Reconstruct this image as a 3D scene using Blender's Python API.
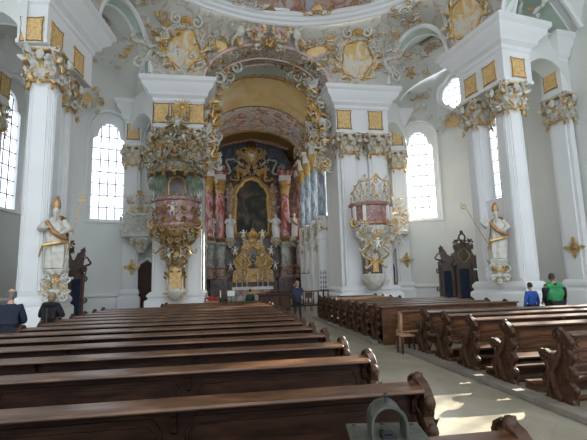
import bpy, bmesh, math, random
from mathutils import Vector, Matrix
PI = math.pi
S = bpy.context.scene
C = S.collection
rnd = random.Random(7)
for _o in list(bpy.data.objects): bpy.data.objects.remove(_o)

# ---------------------------------------------------------------- camera, sky, sun, exposure
cd = bpy.data.cameras.new('camera'); cam = bpy.data.objects.new('camera', cd); C.objects.link(cam)
cd.sensor_width = 36.0; cd.lens = 36.0*420/587; cd.clip_end = 300
cr, cu, cb = [[0.98725,-0.15707,-0.02592],[0.00341,-0.14195,0.98987],[-0.15916,-0.97733,-0.1396]]
cam.matrix_world = Matrix(((cr[0],cu[0],cb[0],0.0),(cr[1],cu[1],cb[1],0.0),(cr[2],cu[2],cb[2],1.8),(0,0,0,1)))
S.camera = cam
w = bpy.data.worlds.new('daylight'); S.world = w; w.use_nodes = True
bg = w.node_tree.nodes['Background']; bg.inputs[0].default_value = (0.80,0.89,1.0,1); bg.inputs[1].default_value = 2.5
def sun(dirv, strength, col, ang=0.6):
    l = bpy.data.lights.new('sun','SUN'); l.energy = strength; l.color = col; l.angle = math.radians(ang)
    o = bpy.data.objects.new('sun', l); C.objects.link(o); o.rotation_euler = Vector(dirv).to_track_quat('-Z','Y').to_euler()
sun((-14.5,-8.7,-9.0), 22.0, (1.0,0.95,0.86))
def area(loc, target, sx, sy, power, col):
    l = bpy.data.lights.new('window_daylight','AREA'); l.shape='RECTANGLE'; l.size=sx; l.size_y=sy; l.energy=power; l.color=col
    o = bpy.data.objects.new('window_daylight', l); C.objects.link(o); o.location=loc
    o.rotation_euler = (Vector(target)-Vector(loc)).to_track_quat('-Z','Y').to_euler()
for a in []: area(*a)
S.view_settings.view_transform = 'Standard'; S.view_settings.look = 'None'
S.view_settings.exposure = 0.2; S.view_settings.gamma = 1.0; S.view_settings.use_curve_mapping = False

# ---------------------------------------------------------------- mesh helpers
class MB:
    def __init__(s): s.v=[]; s.f=[]
    def add(s, vs, fs, M=None):
        n=len(s.v)
        if M is None: s.v += [tuple(v) for v in vs]
        else: s.v += [tuple(M@Vector(v)) for v in vs]
        s.f += [tuple(i+n for i in f) for f in fs]
    def box(s, cx,cy,cz, sx,sy,sz, M=None):
        vs=[(cx+sx/2*a,cy+sy/2*b,cz+sz/2*c) for a in(-1,1) for b in(-1,1) for c in(-1,1)]
        s.add(vs,[(0,1,3,2),(4,6,7,5),(0,4,5,1),(2,3,7,6),(0,2,6,4),(1,5,7,3)],M)
    def prism(s, poly, y0, y1, M=None):           # polygon in x,z pulled along y
        n=len(poly); vs=[(x,y0,z) for x,z in poly]+[(x,y1,z) for x,z in poly]
        s.add(vs,[tuple(range(n)),tuple(range(2*n-1,n-1,-1))]+[(i,i+n,(i+1)%n+n,(i+1)%n) for i in range(n)],M)
    def grid(s, rows, M=None, closed=False):
        m=len(rows[0]); vs=[p for r in rows for p in r]; fs=[]
        for i in range(len(rows)-1):
            for j in range(m if closed else m-1):
                k=(j+1)%m; fs.append((i*m+j,i*m+k,(i+1)*m+k,(i+1)*m+j))
        s.add(vs,fs,M)
    def lathe(s, prof, n=16, sq=None, M=None, cap=True, a0=0, a1=2*PI):
        rows=[]; full = abs(a1-a0-2*PI)<1e-6
        for r,z in prof:
            row=[]
            for k in range(n if full else n+1):
                a=a0+(a1-a0)*k/n; c,q=math.cos(a),math.sin(a)
                if sq: d=(abs(c)**sq+abs(q)**sq)**(-1/sq)
                else: d=1
                row.append((r*c*d,r*q*d,z))
            rows.append(row)
        s.grid(rows,M,closed=full)
        if cap and full:
            s.add(rows[0],[tuple(range(n-1,-1,-1))],M); s.add(rows[-1],[tuple(range(n))],M)
    def tube(s, pts, r, n=5, M=None, cap=True):
        pts=[Vector(p) for p in pts]; rows=[]; up=None
        for i,p in enumerate(pts):
            t=(pts[min(i+1,len(pts)-1)]-pts[max(i-1,0)])
            if t.length<1e-9: t=Vector((0,0,1))
            t.normalize()
            if up is None:
                up=Vector((0,1,0)) if abs(t.y)<.9 else Vector((1,0,0))
            a=(up-t*up.dot(t))
            if a.length<1e-6: a=t.orthogonal()
            a.normalize(); up=a; b=t.cross(a)
            rr=r[i] if isinstance(r,(list,tuple)) else r
            rows.append([p+(a*math.cos(2*PI*k/n)+b*math.sin(2*PI*k/n))*rr for k in range(n)])
        s.grid(rows,M,closed=True)
        if cap: s.add(rows[0],[tuple(range(n-1,-1,-1))],M); s.add(rows[-1],[tuple(range(n))],M)
    def ball(s, c, r, M=None, n=8, m=6):
        if not isinstance(r,(tuple,list)): r=(r,r,r)
        rows=[]
        for i in range(m+1):
            a=PI*i/m; q=max(math.sin(a),.02)
            rows.append([(c[0]+r[0]*q*math.cos(2*PI*k/n),c[1]+r[1]*q*math.sin(2*PI*k/n),c[2]-r[2]*math.cos(a)) for k in range(n)])
        s.grid(rows,M,closed=True)
    def sweep(s, prof, path, closed=False, side=1, M=None, cap=True):   # prof (out,z) mitred along an xy path
        n=len(path); rows=[]
        for i in range(n):
            p=Vector(path[i]).to_2d()
            a=Vector(path[i-1]).to_2d() if (i>0 or closed) else None
            b=Vector(path[(i+1)%n]).to_2d() if (i<n-1 or closed) else None
            ns=[]
            for q0,q1 in ((a,p),(p,b)):
                if q0 is None or q1 is None: continue
                d=(q1-q0).normalized(); ns.append(Vector((d.y,-d.x))*side)
            m=ns[0] if len(ns)==1 else (ns[0]+ns[1])/max(.25,1+ns[0].dot(ns[1]))
            rows.append([(p.x+m.x*o,p.y+m.y*o,z) for o,z in prof])
        if closed: rows.append(rows[0])
        s.grid(rows,M)
        if not closed and cap: s.add(rows[0],[tuple(range(len(prof)))],M); s.add(rows[-1],[tuple(range(len(prof)))],M)
    def build(s, name, mat, parent=None, smooth=38, bev=0, kind=None):
        me=bpy.data.meshes.new(name); me.from_pydata(s.v,[],s.f); me.update()
        b=bmesh.new(); b.from_mesh(me); bmesh.ops.remove_doubles(b,verts=b.verts,dist=1e-5)
        bmesh.ops.recalc_face_normals(b,faces=b.faces); b.to_mesh(me); b.free()
        if smooth:
            me.shade_smooth(); me.set_sharp_from_angle(angle=math.radians(smooth))
        me.materials.append(mat)
        o=bpy.data.objects.new(name,me); C.objects.link(o)
        if parent is not None: o.parent=parent
        if bev:
            md=o.modifiers.new('bevel','BEVEL'); md.width=bev; md.segments=2; md.limit_method='ANGLE'; md.angle_limit=math.radians(50)
        if kind: o['kind']=kind
        return o
def thing(name,label,cat,loc=(0,0,0),rz=0,group=None):
    o=bpy.data.objects.new(name,None); C.objects.link(o); o.location=loc; o.rotation_euler=(0,0,rz)
    o.empty_display_size=.2; o['label']=label; o['category']=cat
    if group: o['group']=group
    return o
def tag(o,label,cat,group=None):
    o['label']=label; o['category']=cat
    if group: o['group']=group
    return o
def copy_tree(o,parent=None):
    c=o.copy(); C.objects.link(c)
    if parent is not None: c.parent=parent
    for ch in [x for x in o.children]: copy_tree(ch,c)
    return c
def T(x=0,y=0,z=0): return Matrix.Translation((x,y,z))
def RX(a): return Matrix.Rotation(a,4,'X')
def RY(a): return Matrix.Rotation(a,4,'Y')
def RZ(a): return Matrix.Rotation(a,4,'Z')
def SC(a,b=None,c=None): return Matrix.Diagonal((a,b if b else a,c if c else a,1))
FR = RZ(0)                      # ornament frames: x right, z up, -y towards the viewer

# ---------------------------------------------------------------- materials
def nmat(name):
    m=bpy.data.materials.new(name); m.use_nodes=True; nt=m.node_tree; return m,nt,nt.nodes['Principled BSDF']
def tex(nt,kind,scale,vec='Object',**kw):
    tc=nt.nodes.new('ShaderNodeTexCoord'); mp=nt.nodes.new('ShaderNodeMapping'); t=nt.nodes.new(kind)
    nt.links.new(tc.outputs[vec],mp.inputs[0]); nt.links.new(mp.outputs[0],t.inputs[0])
    if 'Scale' in t.inputs: t.inputs['Scale'].default_value=1.0
    mp.inputs['Scale'].default_value = scale if isinstance(scale,tuple) else (scale,)*3
    for k,v in kw.items():
        if k in t.inputs: t.inputs[k].default_value=v
    return t
def ramp(nt,src,stops,interp='LINEAR'):
    r=nt.nodes.new('ShaderNodeValToRGB'); r.color_ramp.interpolation=interp
    el=r.color_ramp.elements
    while len(el)<len(stops): el.new(.5)
    for e,(p,c) in zip(el,stops): e.position=p; e.color=(*c,1)
    nt.links.new(src,r.inputs[0]); return r
def bump(nt,b,src,strength,dist=.02):
    n=nt.nodes.new('ShaderNodeBump'); n.inputs['Strength'].default_value=strength; n.inputs['Distance'].default_value=dist
    nt.links.new(src,n.inputs['Height']); nt.links.new(n.outputs[0],b.inputs['Normal'])
def simple(name,col,rough=.6,metal=0,noise=0,scale=6,bmp=0):
    m,nt,b=nmat(name); b.inputs['Roughness'].default_value=rough; b.inputs['Metallic'].default_value=metal
    if noise or bmp:
        t=tex(nt,'ShaderNodeTexNoise',scale,Detail=5)
        if noise:
            r=ramp(nt,t.outputs[0],[(.3,tuple(c*(1-noise) for c in col)),(.7,tuple(min(1,c*(1+noise)) for c in col))])
            nt.links.new(r.outputs[0],b.inputs['Base Color'])
        else: b.inputs['Base Color'].default_value=(*col,1)
        if bmp: bump(nt,b,t.outputs[0],bmp)
    else: b.inputs['Base Color'].default_value=(*col,1)
    return m
def blotch(name,stops,scale,rough=.6,detail=4,dist=1.5,kind='ShaderNodeTexNoise',bmp=0,metal=0):
    m,nt,b=nmat(name); b.inputs['Roughness'].default_value=rough; b.inputs['Metallic'].default_value=metal
    t=tex(nt,kind,scale)
    if kind=='ShaderNodeTexNoise': t.inputs['Detail'].default_value=detail; t.inputs['Distortion'].default_value=dist; src=t.outputs[0]
    else: src=t.outputs[0]
    r=ramp(nt,src,stops); nt.links.new(r.outputs[0],b.inputs['Base Color'])
    if bmp: bump(nt,b,src,bmp)
    return m
WHITE=simple('white_plaster',(.72,.725,.71),.7,noise=.035,scale=.7,bmp=.04)
WALLW=simple('wall_plaster',(.655,.665,.625),.8,noise=.05,scale=.4,bmp=.05)
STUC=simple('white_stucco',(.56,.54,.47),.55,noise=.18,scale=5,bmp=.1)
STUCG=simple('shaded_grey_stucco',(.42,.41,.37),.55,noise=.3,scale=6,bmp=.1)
MARW=simple('polished_white',(.74,.73,.69),.35,noise=.05,scale=3)
GOLD=simple('gilding',(.56,.36,.13),.42,.6,noise=.35,scale=9,bmp=.1)
GOLDD=simple('old_gilding',(.34,.21,.08),.42,.6,noise=.45,scale=7,bmp=.15)
GPAN=blotch('ochre_gold_lattice',[(.35,(.50,.31,.10)),(.5,(.64,.43,.18)),(.65,(.70,.50,.24))],9,.6,3,.4,bmp=.1)
GREEN=simple('pale_green_stucco',(.48,.58,.50),.6,noise=.06,scale=3)
PINK=simple('pale_pink_stucco',(.66,.47,.42),.6,noise=.08,scale=3)
REDM=blotch('red_marble',[(.30,(.30,.05,.04)),(.47,(.42,.12,.09)),(.56,(.62,.42,.36)),(.68,(.42,.10,.08))],(1.1,1.1,.55),.25,6,2.2)
ROSE=blotch('rose_marble',[(.3,(.20,.08,.07)),(.5,(.30,.15,.13)),(.65,(.44,.30,.25))],3,.3,5,1.5)
BLUEM=blotch('blue_grey_marble',[(.35,(.60,.62,.62)),(.48,(.30,.36,.42)),(.58,(.16,.2,.27)),(.7,(.5,.53,.55))],(1.3,1.3,.5),.25,6,2.5)
GREYM=blotch('grey_green_marble',[(.3,(.12,.12,.10)),(.5,(.27,.26,.22)),(.65,(.42,.41,.36))],1.6,.3,5,1.5)
DARKM=blotch('dark_marble',[(.3,(.03,.018,.014)),(.5,(.08,.045,.032)),(.65,(.17,.10,.075))],1.3,.35,5,1.5)
def woodm(name,c0,c1,c2,rough,axis=(3,22,22)):
    m,nt,b=nmat(name); b.inputs['Roughness'].default_value=rough
    t=tex(nt,'ShaderNodeTexNoise',axis,Detail=5,Distortion=.6)
    r=ramp(nt,t.outputs[0],[(.32,c0),(.5,c1),(.68,c2)]); nt.links.new(r.outputs[0],b.inputs['Base Color'])
    bump(nt,b,t.outputs[0],.12,.01); b.inputs['Specular IOR Level'].default_value=.34 if 'rail' in name else .18; return m
WOOD=woodm('dark_pew_wood',(.014,.006,.003),(.026,.011,.006),(.046,.020,.010),.5)
RAIL=woodm('worn_pew_rail',(.040,.018,.009),(.075,.034,.015),(.12,.058,.028),.33)
WOODR=woodm('brown_pew_wood',(.038,.017,.008),(.075,.033,.015),(.13,.058,.027),.4)
CARVE=simple('carved_dark_wood',(.046,.021,.010),.5,noise=.45,scale=14,bmp=.3); CARVE.node_tree.nodes['Principled BSDF'].inputs['Specular IOR Level'].default_value=.25
CONF=simple('confessional_wood',(.06,.034,.022),.45,noise=.4,scale=6,bmp=.3)
TANW=woodm('tan_wood',(.18,.10,.05),(.28,.165,.09),(.36,.22,.12),.4,(22,22,3))
BLUEC=simple('dark_blue_curtain',(.012,.022,.045),.9,noise=.4,scale=8)
IRON=simple('dark_iron',(.02,.02,.022),.5,.6)
BRNZ=simple('green_patinated_iron',(.040,.042,.030),.45,.25,noise=.45,scale=14,bmp=.25)
MUNT=simple('window_lead',(.16,.16,.18),.6)
BLK=simple('black_cloth',(.008,.008,.010),.9); NAVY=simple('navy_wool',(.010,.014,.028),.9,noise=.3,scale=30,bmp=.2)
GRNV=simple('green_quilted_nylon',(.015,.20,.055),.6,noise=.15,scale=12,bmp=.1)
BLUJ=simple('royal_blue_fabric',(.018,.075,.32),.7,noise=.2,scale=14)
SLATE=simple('slate_blue_knit',(.012,.018,.04),.85,noise=.25,scale=30)
DGRN=simple('dark_green_wool',(.01,.045,.02),.85,noise=.3,scale=20)
SKIN=simple('skin',(.50,.27,.19),.55); SKIND=simple('tanned_skin',(.36,.17,.11),.55)
HGREY=simple('grey_hair',(.12,.11,.10),.7,noise=.4,scale=40,bmp=.4); HDARK=simple('dark_hair',(.014,.010,.008),.6,noise=.4,scale=40,bmp=.4)
HBLND=simple('ash_blond_hair',(.20,.13,.07),.6,noise=.35,scale=40,bmp=.4)
EYEM=simple('eye',(.03,.02,.02),.2)
LINEN=simple('altar_linen',(.72,.71,.68),.8); PAPER=simple('white_paper',(.68,.67,.60),.8); REDF=simple('red_flowers',(.5,.03,.03),.7,noise=.4,scale=20)
CANDLE=simple('candle_wax',(.75,.68,.5),.5); SILV=simple('dull_silver',(.45,.46,.46),.4,.6,noise=.2,scale=8)
m,nt,b=nmat('window_glass'); nt.nodes.remove(b)
tr=nt.nodes.new('ShaderNodeBsdfTransparent'); gl=nt.nodes.new('ShaderNodeBsdfGlossy'); mx=nt.nodes.new('ShaderNodeMixShader'); gl.inputs['Roughness'].default_value=.15
mx.inputs[0].default_value=.05; nt.links.new(tr.outputs[0],mx.inputs[1]); nt.links.new(gl.outputs[0],mx.inputs[2]); nt.links.new(mx.outputs[0],nt.nodes['Material Output'].inputs[0]); GLASS=m
SHADE_SILV=simple('shade_toned_silver_gilding',(.25,.225,.155),.5,.25,noise=.5,scale=7,bmp=.2)  # pulpit scrollwork and canopy: backlit shade put into the base colour
SHADE_GILT=simple('shade_toned_old_gilding',(.27,.17,.065),.42,.6,noise=.5,scale=7,bmp=.2)  # pulpit gilding, old gilding darkened by the same painted-in shade
# floor: large honey-grey stone slabs laid diagonally
m,nt,b=nmat('stone_slabs'); b.inputs['Roughness'].default_value=.30
tc=nt.nodes.new('ShaderNodeTexCoord'); mp=nt.nodes.new('ShaderNodeMapping'); mp.inputs['Rotation'].default_value=(0,0,PI/4)
br=nt.nodes.new('ShaderNodeTexBrick'); br.offset=0; br.inputs['Color1'].default_value=(.245,.22,.165,1); br.inputs['Color2'].default_value=(.32,.29,.22,1); br.inputs['Mortar'].default_value=(.25,.22,.17,1)
br.inputs['Scale'].default_value=1.0; br.inputs['Mortar Size'].default_value=.006; br.inputs['Brick Width'].default_value=.62; br.inputs['Row Height'].default_value=.62
nt.links.new(tc.outputs['Object'],mp.inputs[0]); nt.links.new(mp.outputs[0],br.inputs[0])
nz=tex(nt,'ShaderNodeTexNoise',1.4,Detail=6,Distortion=1); rr=ramp(nt,nz.outputs[0],[(.3,(.70,.68,.62)),(.7,(1,1,1))])
mu=nt.nodes.new('ShaderNodeMix'); mu.data_type='RGBA'; mu.blend_type='MULTIPLY'; mu.inputs[0].default_value=1
nt.links.new(br.outputs[0],mu.inputs[6]); nt.links.new(rr.outputs[0],mu.inputs[7]); nt.links.new(mu.outputs[2],b.inputs['Base Color']); FLOORM=m
CURB=simple('worn_curb_stone',(.17,.15,.12),.4,noise=.2,scale=3)
# frescoes: painted colour fields
def fresco(name,stops,scale,dist=2.0,detail=3):
    return blotch(name,stops,scale,.75,detail,dist)
FR_DOME=fresco('dome_fresco',[(.25,(.36,.46,.60)),(.40,(.52,.49,.47)),(.48,(.48,.30,.22)),(.55,(.30,.13,.09)),(.63,(.50,.42,.34)),(.8,(.42,.30,.2))],(.8,.8,.8),1.5,4)
FR_CHOIR=fresco('choir_fresco_figures',[(.30,(.34,.44,.62)),(.40,(.84,.80,.74)),(.49,(.86,.66,.50)),(.54,(.46,.16,.12)),(.60,(.86,.76,.60)),(.72,(.50,.58,.70))],(.42,.6,.42),2.5,4)
FR_YEL=fresco('choir_fresco_gold_sky',[(.3,(.80,.50,.20)),(.5,(.88,.66,.32)),(.7,(.88,.76,.52))],(.5,.5,.5),1,3)
FR_BAND=fresco('painted_rocaille_band',[(.36,(.50,.46,.38)),(.46,(.38,.33,.24)),(.51,(.26,.13,.09)),(.56,(.42,.36,.27)),(.66,(.54,.50,.42))],(2.2,2.2,2.2),2.2,4)
FR_CART=fresco('yellow_painted_cartouche',[(.38,(.62,.40,.14)),(.48,(.66,.50,.26)),(.54,(.66,.62,.52)),(.64,(.56,.54,.48))],(1.3,1.3,1.3),1.2,3)
FR_AISLE=fresco('aisle_fresco',[(.3,(.50,.53,.52)),(.45,(.56,.50,.42)),(.52,(.40,.20,.15)),(.58,(.28,.27,.17)),(.68,(.56,.56,.52))],(1.3,1.3,1.3),1.8,4)
VAULT=blotch('vault_plaster_with_rocaille_paint',[(.36,(.46,.45,.40)),(.50,(.50,.485,.43)),(.56,(.36,.31,.23)),(.59,(.46,.43,.37)),(.7,(.50,.48,.43))],.8,.75,3,1.6,bmp=.1)
PAINTING=fresco('dark_altar_painting',[(.30,(.012,.014,.012)),(.46,(.03,.035,.026)),(.54,(.075,.06,.04)),(.60,(.15,.10,.07)),(.68,(.10,.03,.025))],(.55,.55,.55),1.2,4)
LATT=blotch('gold_lattice_paint',[(.35,(.55,.30,.10)),(.5,(.62,.55,.45)),(.65,(.6,.38,.16))],(5,1,1),.7,0,0)

# ---------------------------------------------------------------- rococo ornament elements (local x right, z up, -y out)
def scroll(mb,M,s,r,turns=1.25,flip=1,n=13,side=5):
    pts=[];rs=[]
    for i in range(n):
        t=i/(n-1); a=PI*.5-turns*2*PI*t; q=s*(1-.82*t**.85)
        pts.append((flip*q*math.cos(a),-s*.18*t,q*math.sin(a))); rs.append(r*(1.0-.35*t)*(0.55+.45*min(1,t*4)))
    mb.tube(pts,rs,side,M)
def sscroll(mb,M,L,r,flip=1,side=5):
    pts=[];rs=[];n=22
    for i in range(n):
        t=-1+2*i/(n-1); a=t*PI*1.35; e=abs(t)
        x=math.sin(a)*L*.22*(1 if e<.74 else (1-(e-.74)*1.7)); z=t*L*.5 if e<.62 else math.copysign(L*(.31+.14*math.sin((e-.62)/.38*PI*.95)),t)
        pts.append((flip*x,-.06*L*(1-e),z)); rs.append(r*(1.15-.55*e))
    mb.tube(pts,rs,side,M)
def leaf(mb,M,L,W,curl=.35,lobes=3):
    rows=[];n=8
    for i in range(n+1):
        t=i/n; wv=W*.5*(math.sin(PI*min(1,t*.93+.07))**.7)*(1+.28*math.sin(t*lobes*2*PI)); y=-L*curl*t*t; z=L*(t-.25*curl*t*t)
        rows.append([(-wv,y+W*.14,z-W*.1),(-wv*.45,y-W*.02,z),(0,y+W*.07,z),(wv*.45,y-W*.02,z),(wv,y+W*.14,z-W*.1)])
    mb.grid(rows,M)
def shell(mb,M,R,ribs=7):
    rows=[]
    for i in range(4):
        t=.12+.88*i/3; row=[]
        for k in range(ribs*2+1):
            a=PI*(.04+.92*k/(ribs*2)); q=R*t*(1+.06*(k%2)); row.append((q*math.cos(a),-R*.32*math.sin(t*2.2)-(R*.10*t if k%2 else 0),q*math.sin(a)))
        rows.append(row)
    mb.grid(rows,M); mb.ball((0,-R*.15,0),R*.16,M,6,4)
def flower(mb,M,r):
    for k in range(5):
        a=2*PI*k/5; mb.ball((r*.6*math.cos(a),-.1*r,r*.6*math.sin(a)),(r*.42,r*.25,r*.42),M,6,4)
    mb.ball((0,-.3*r,0),r*.28,M,6,4)
def cherub(mb,M,s):                                # winged cherub head
    mb.ball((0,-s*.35,0),(s*.42,s*.42,s*.52),M,10,8)
    for k in range(7):
        a=PI*k/6; mb.ball((s*.42*math.cos(a),-s*.35,s*.15+s*.42*math.sin(a)),s*.16,M,6,4)
    mb.ball((0,-s*.80,-s*.05),s*.09,M,6,4)
    for e in(-1,1): mb.ball((e*s*.2,-s*.66,-s*.14),s*.13,M,6,4)
    for e in(-1,1):
        for j,a in enumerate((.9,1.25,1.65)): leaf(mb,M@T(e*s*.3,0,-s*.2)@RY(e*a),s*(1.05-.12*j),s*.34,.15,2)
def rocaille(mw,mg,M,W,H,seed,n,big=.5,gold=.35):   # mirror-symmetrical field of scrolls, leaves, shells, flowers
    r=random.Random(seed)
    for i in range(n):
        x=r.uniform(.02,.5)*W; z=r.uniform(-.5,.5)*H; s=r.uniform(.55,1)*big; kind=r.random(); a=r.uniform(-1.3,1.3); tgt=mg if r.random()<gold else mw; d=-r.uniform(0,.3)*big
        for e in(-1,1):
            F=M@T(e*x,d,z)@RY(e*a)
            if kind<.36: scroll(tgt,F,s*.42,s*.085,1.2,e)
            elif kind<.55: sscroll(tgt,F,s*1.1,s*.075,e)
            elif kind<.85: leaf(tgt,F,s*.9,s*.42,.4)
            elif kind<.93: shell(tgt,F,s*.36)
            else: flower(tgt,F,s*.22)
def wavy(w,h,amp=.06,n=6):                         # outline of a gilded panel with a wavy edge
    pts=[]
    c=[(-w/2,-h/2),(w/2,-h/2),(w/2,h/2),(-w/2,h/2)]
    for i in range(4):
        x0,z0=c[i];x1,z1=c[(i+1)%4];dx,dz=x1-x0,z1-z0;L=math.hypot(dx,dz)
        for k in range(n):
            t=k/n; o=-amp*w*math.sin(t*PI)+amp*.35*w*math.cos(t*4*PI); pts.append((x0+dx*t+o*dz/L*1.0,z0+dz*t-o*dx/L*1.0))
    return pts
def lobed(w,h,k=5,amp=.09,n=48,skew=0):
    return [((w/2)*(1+amp*math.cos(k*a+.5))*math.cos(a),(h/2)*(1+amp*math.cos(k*a+.5))*math.sin(a)) for a in [2*PI*i/n for i in range(n)]]

def facing(p,fx,fy): return T(*p)@RZ(math.atan2(fx,-fy))
def struct(o): o['kind']='structure'; return o
# ================================================================ SETTING
f=MB(); f.grid([[(-14,y,0) for y in (-5,46)],[(20,y,0) for y in (-5,46)]]); struct(f.build('floor',FLOORM,smooth=0))
# ---- outer walls of the oval with their windows
XM=2.9
RW=[(17.7,-4),(17.7,12),(17.7,21.5),(16.95,25.4),(15.5,27.7),(12.8,28.8),(7.3,29.2)]
LW=[(2*XM-x,y) for x,y in RW]; LW[5]=(-6.2,29.0); LW[6]=(-1.6,29.3)
ZT=18.0
def arch_open(hw,zs,zp,rise):
    def lo(x): return zs
    def hi(x):
        a=min(1,abs(x)/hw)
        if a<.68: return zp+.30+(rise-.30)*math.sqrt(max(0,1-(a/.72)**2))
        return zp+.28*math.sqrt(max(0,1-((a-.68)/.32)**2))
    return hw,lo,hi
def arch_round(hw,zs,zp):
    return hw,(lambda x:zs),(lambda x:zp+hw*math.sqrt(max(0,1-(x/hw)**2)))
def oculus_open(hw,zc,hh):
    def prof(x):
        a=min(1,abs(x)/hw)
        return hh*(math.sqrt(max(0,1-(a/.66)**2)) if a<.5 else .652*math.sqrt(max(0,1-((a-.5)/.5)**2)) )
    return hw,(lambda x:zc-prof(x)),(lambda x:zc+prof(x))
def wall_run(mb,p0,p1,z0,z1,ops=()):
    p0=Vector(p0);p1=Vector(p1);L=(p1-p0).length;d=(p1-p0)/L
    P=lambda s,z:(p0.x+d.x*s,p0.y+d.y*s,z)
    s=0
    for sc,(hw,lo,hi) in ops:
        mb.grid([[P(s,z0),P(s,z1)],[P(sc-hw,z0),P(sc-hw,z1)]])
        xs=[-hw*math.cos(PI*i/28) for i in range(29)]
        mb.grid([[P(sc+x,z0),P(sc+x,lo(x))] for x in xs]); mb.grid([[P(sc+x,hi(x)),P(sc+x,z1)] for x in xs]); s=sc+hw
    mb.grid([[P(s,z0),P(s,z1)],[P(L,z0),P(L,z1)]])
WN=[0]
def window(p0,p1,sc,op,side,inner,depth=.55,nv=3,dz=.78):
    """deep splayed reveal, moulded frame, pane and leads, set back from the wall face"""
    WN[0]+=1
    p0=Vector(p0);p1=Vector(p1);d=(p1-p0).normalized(); nrm=Vector((d.y,-d.x))*side  # outward
    root=bpy.data.objects.new('window_%d'%WN[0],None); C.objects.link(root); struct(root)
    c=p0+d*sc
    def P(x,z,dep): return (c.x+d.x*x+nrm.x*dep,c.y+d.y*x+nrm.y*dep,z)
    def outline(o,n=28):
        hw,lo,hi=o; xs=[-hw*math.cos(PI*i/n) for i in range(n+1)]
        return [(x,hi(x)) for x in xs]+[(x,lo(x)) for x in reversed(xs)]
    O=outline(op); I=outline(inner)
    m=MB(); m.grid([[P(x,z,0) for x,z in O]+[P(*O[0],0)],[P(x,z,depth*.55) for x,z in O]+[P(*O[0],depth*.55)],[P(x,z,depth*.6) for x,z in I]+[P(*I[0],depth*.6)],[P(x,z,depth) for x,z in I]+[P(*I[0],depth)]])
    m.tube([P(x,z,-.02) for x,z in O]+[P(*O[0],-.02)],.09,6,cap=False); m.build('window_frame',WHITE,root)
    hw,lo,hi=inner; xs=[-hw*math.cos(PI*i/24) for i in range(25)]
    g=MB(); g.grid([[P(x,lo(x),depth-.03),P(x,hi(x),depth-.03)] for x in xs]); g.build('pane',GLASS,root,smooth=0)
    b=MB()
    for k in range(1,nv+1):
        x=-hw+2*hw*k/(nv+1); b.tube([P(x,lo(x),depth-.06),P(x,hi(x),depth-.06)],.034,4)
    z=lo(0)+dz
    while z<hi(0)-.1:
        ok=[x for x in xs if lo(x)<z<hi(x)]
        b.tube([P(ok[0],z,depth-.06),P(ok[-1],z,depth-.06)],.034,4); z+=dz
    b.build('muntin',MUNT,root,smooth=0)
    return root
for nm,Wp,side in (('wall_right',RW,1),('wall_left',LW,-1)):
    m=MB(); todo=[]
    for i in range(len(Wp)-1):
        p0,p1=Vector(Wp[i]),Vector(Wp[i+1]); L=(p1-p0).length; ops=[]
        def seg(cs): 
            for sc,op,inn,nv,dz in cs: ops.append((sc,op)); todo.append((p0,p1,sc,op,inn,nv,dz))
        W1=lambda sc:(sc,arch_round(1.3,5.75,12.0),arch_open(.98,6.0,11.3,1.25),3,.80)
        if i==1: seg([W1(2.6)])
        if i==2: seg([W1(2.6 if side<0 else 2.2)])
        if i==3: seg([(L/2+.0,oculus_open(1.28,14.95,1.40),oculus_open(1.0,14.95,1.15),3,.52)])
        if i==4: seg([W1(L/2-.02 if side>0 else 2.25)])
        if i==0: seg([W1(6.0),W1(12.0)])
        wall_run(m,p0,p1,0,ZT,ops)
    struct(m.build(nm,WALLW,smooth=0))
    for p0,p1,sc,op,inn,nv,dz in todo: window(p0,p1,sc,op,side,inn,nv=nv,dz=dz)
    # dado plinth and moulding along the wall
    b=MB(); prof=[(0,0),(.10,0),(.10,.18),(.06,.22),(.06,.95),(.14,1.02),(.14,1.12),(.05,1.2),(0,1.24)]
    b.sweep(prof,Wp,side=-side); struct(b.build('baseboard_'+nm.split('_')[1],WHITE))
# ---- arcade line of the nave: (x,y) feet, arches between, then the dome spandrels and ring
SEG=[((-7.9,3),(-7.4,8.0),14,None),((-7.4,8.0),(-7.0,15.2),14,17.0),((-7.0,15.2),(-6.1,19.9),14,None),((-6.1,19.9),(-4.35,24.2),14,16.9),((-4.35,24.2),(-1.35,24.75),14,None),
     ((-1.35,24.75),(6.65,24.75),14,16.65),((6.65,24.75),(10.4,24.2),14,None),((10.4,24.2),(12.6,20.7),14,16.9),((12.6,20.7),(13.3,16.9),14,None),((13.3,16.9),(13.6,8.0),14,17.0),((13.6,8.0),(14,3),14,None)]
def seg_pts(s,n=20):
    (x0,y0),(x1,y1),z0,zc=s; out=[]
    for i in range(n+1):
        t=(1-math.cos(PI*i/n))/2; z=z0 if zc is None else z0+(zc-z0)*math.sqrt(max(0,1-(2*t-1)**2)); out.append((x0+(x1-x0)*t,y0+(y1-y0)*t,z))
    return out
RC=(3.4,12.5);RAx,RAy,RZr=10.6,11.1,17.3
def ring_of(x,y):
    dx,dy=x-RC[0],y-RC[1]; k=1/math.sqrt((dx/RAx)**2+(dy/RAy)**2); return (RC[0]+dx*k,RC[1]+dy*k)
def spand(p,v):
    q=ring_of(p[0],p[1]); e=v; h=math.sin(v*PI/2)
    return Vector((p[0]+(q[0]-p[0])*e**1.6,p[1]+(q[1]-p[1])*e**1.6,p[2]+(RZr-p[2])*v))
m=MB()
for s in SEG:
    P=seg_pts(s); m.grid([[spand(p,v/6) for v in range(7)] for p in P])
struct(m.build('ceiling',VAULT,smooth=60))
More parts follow.
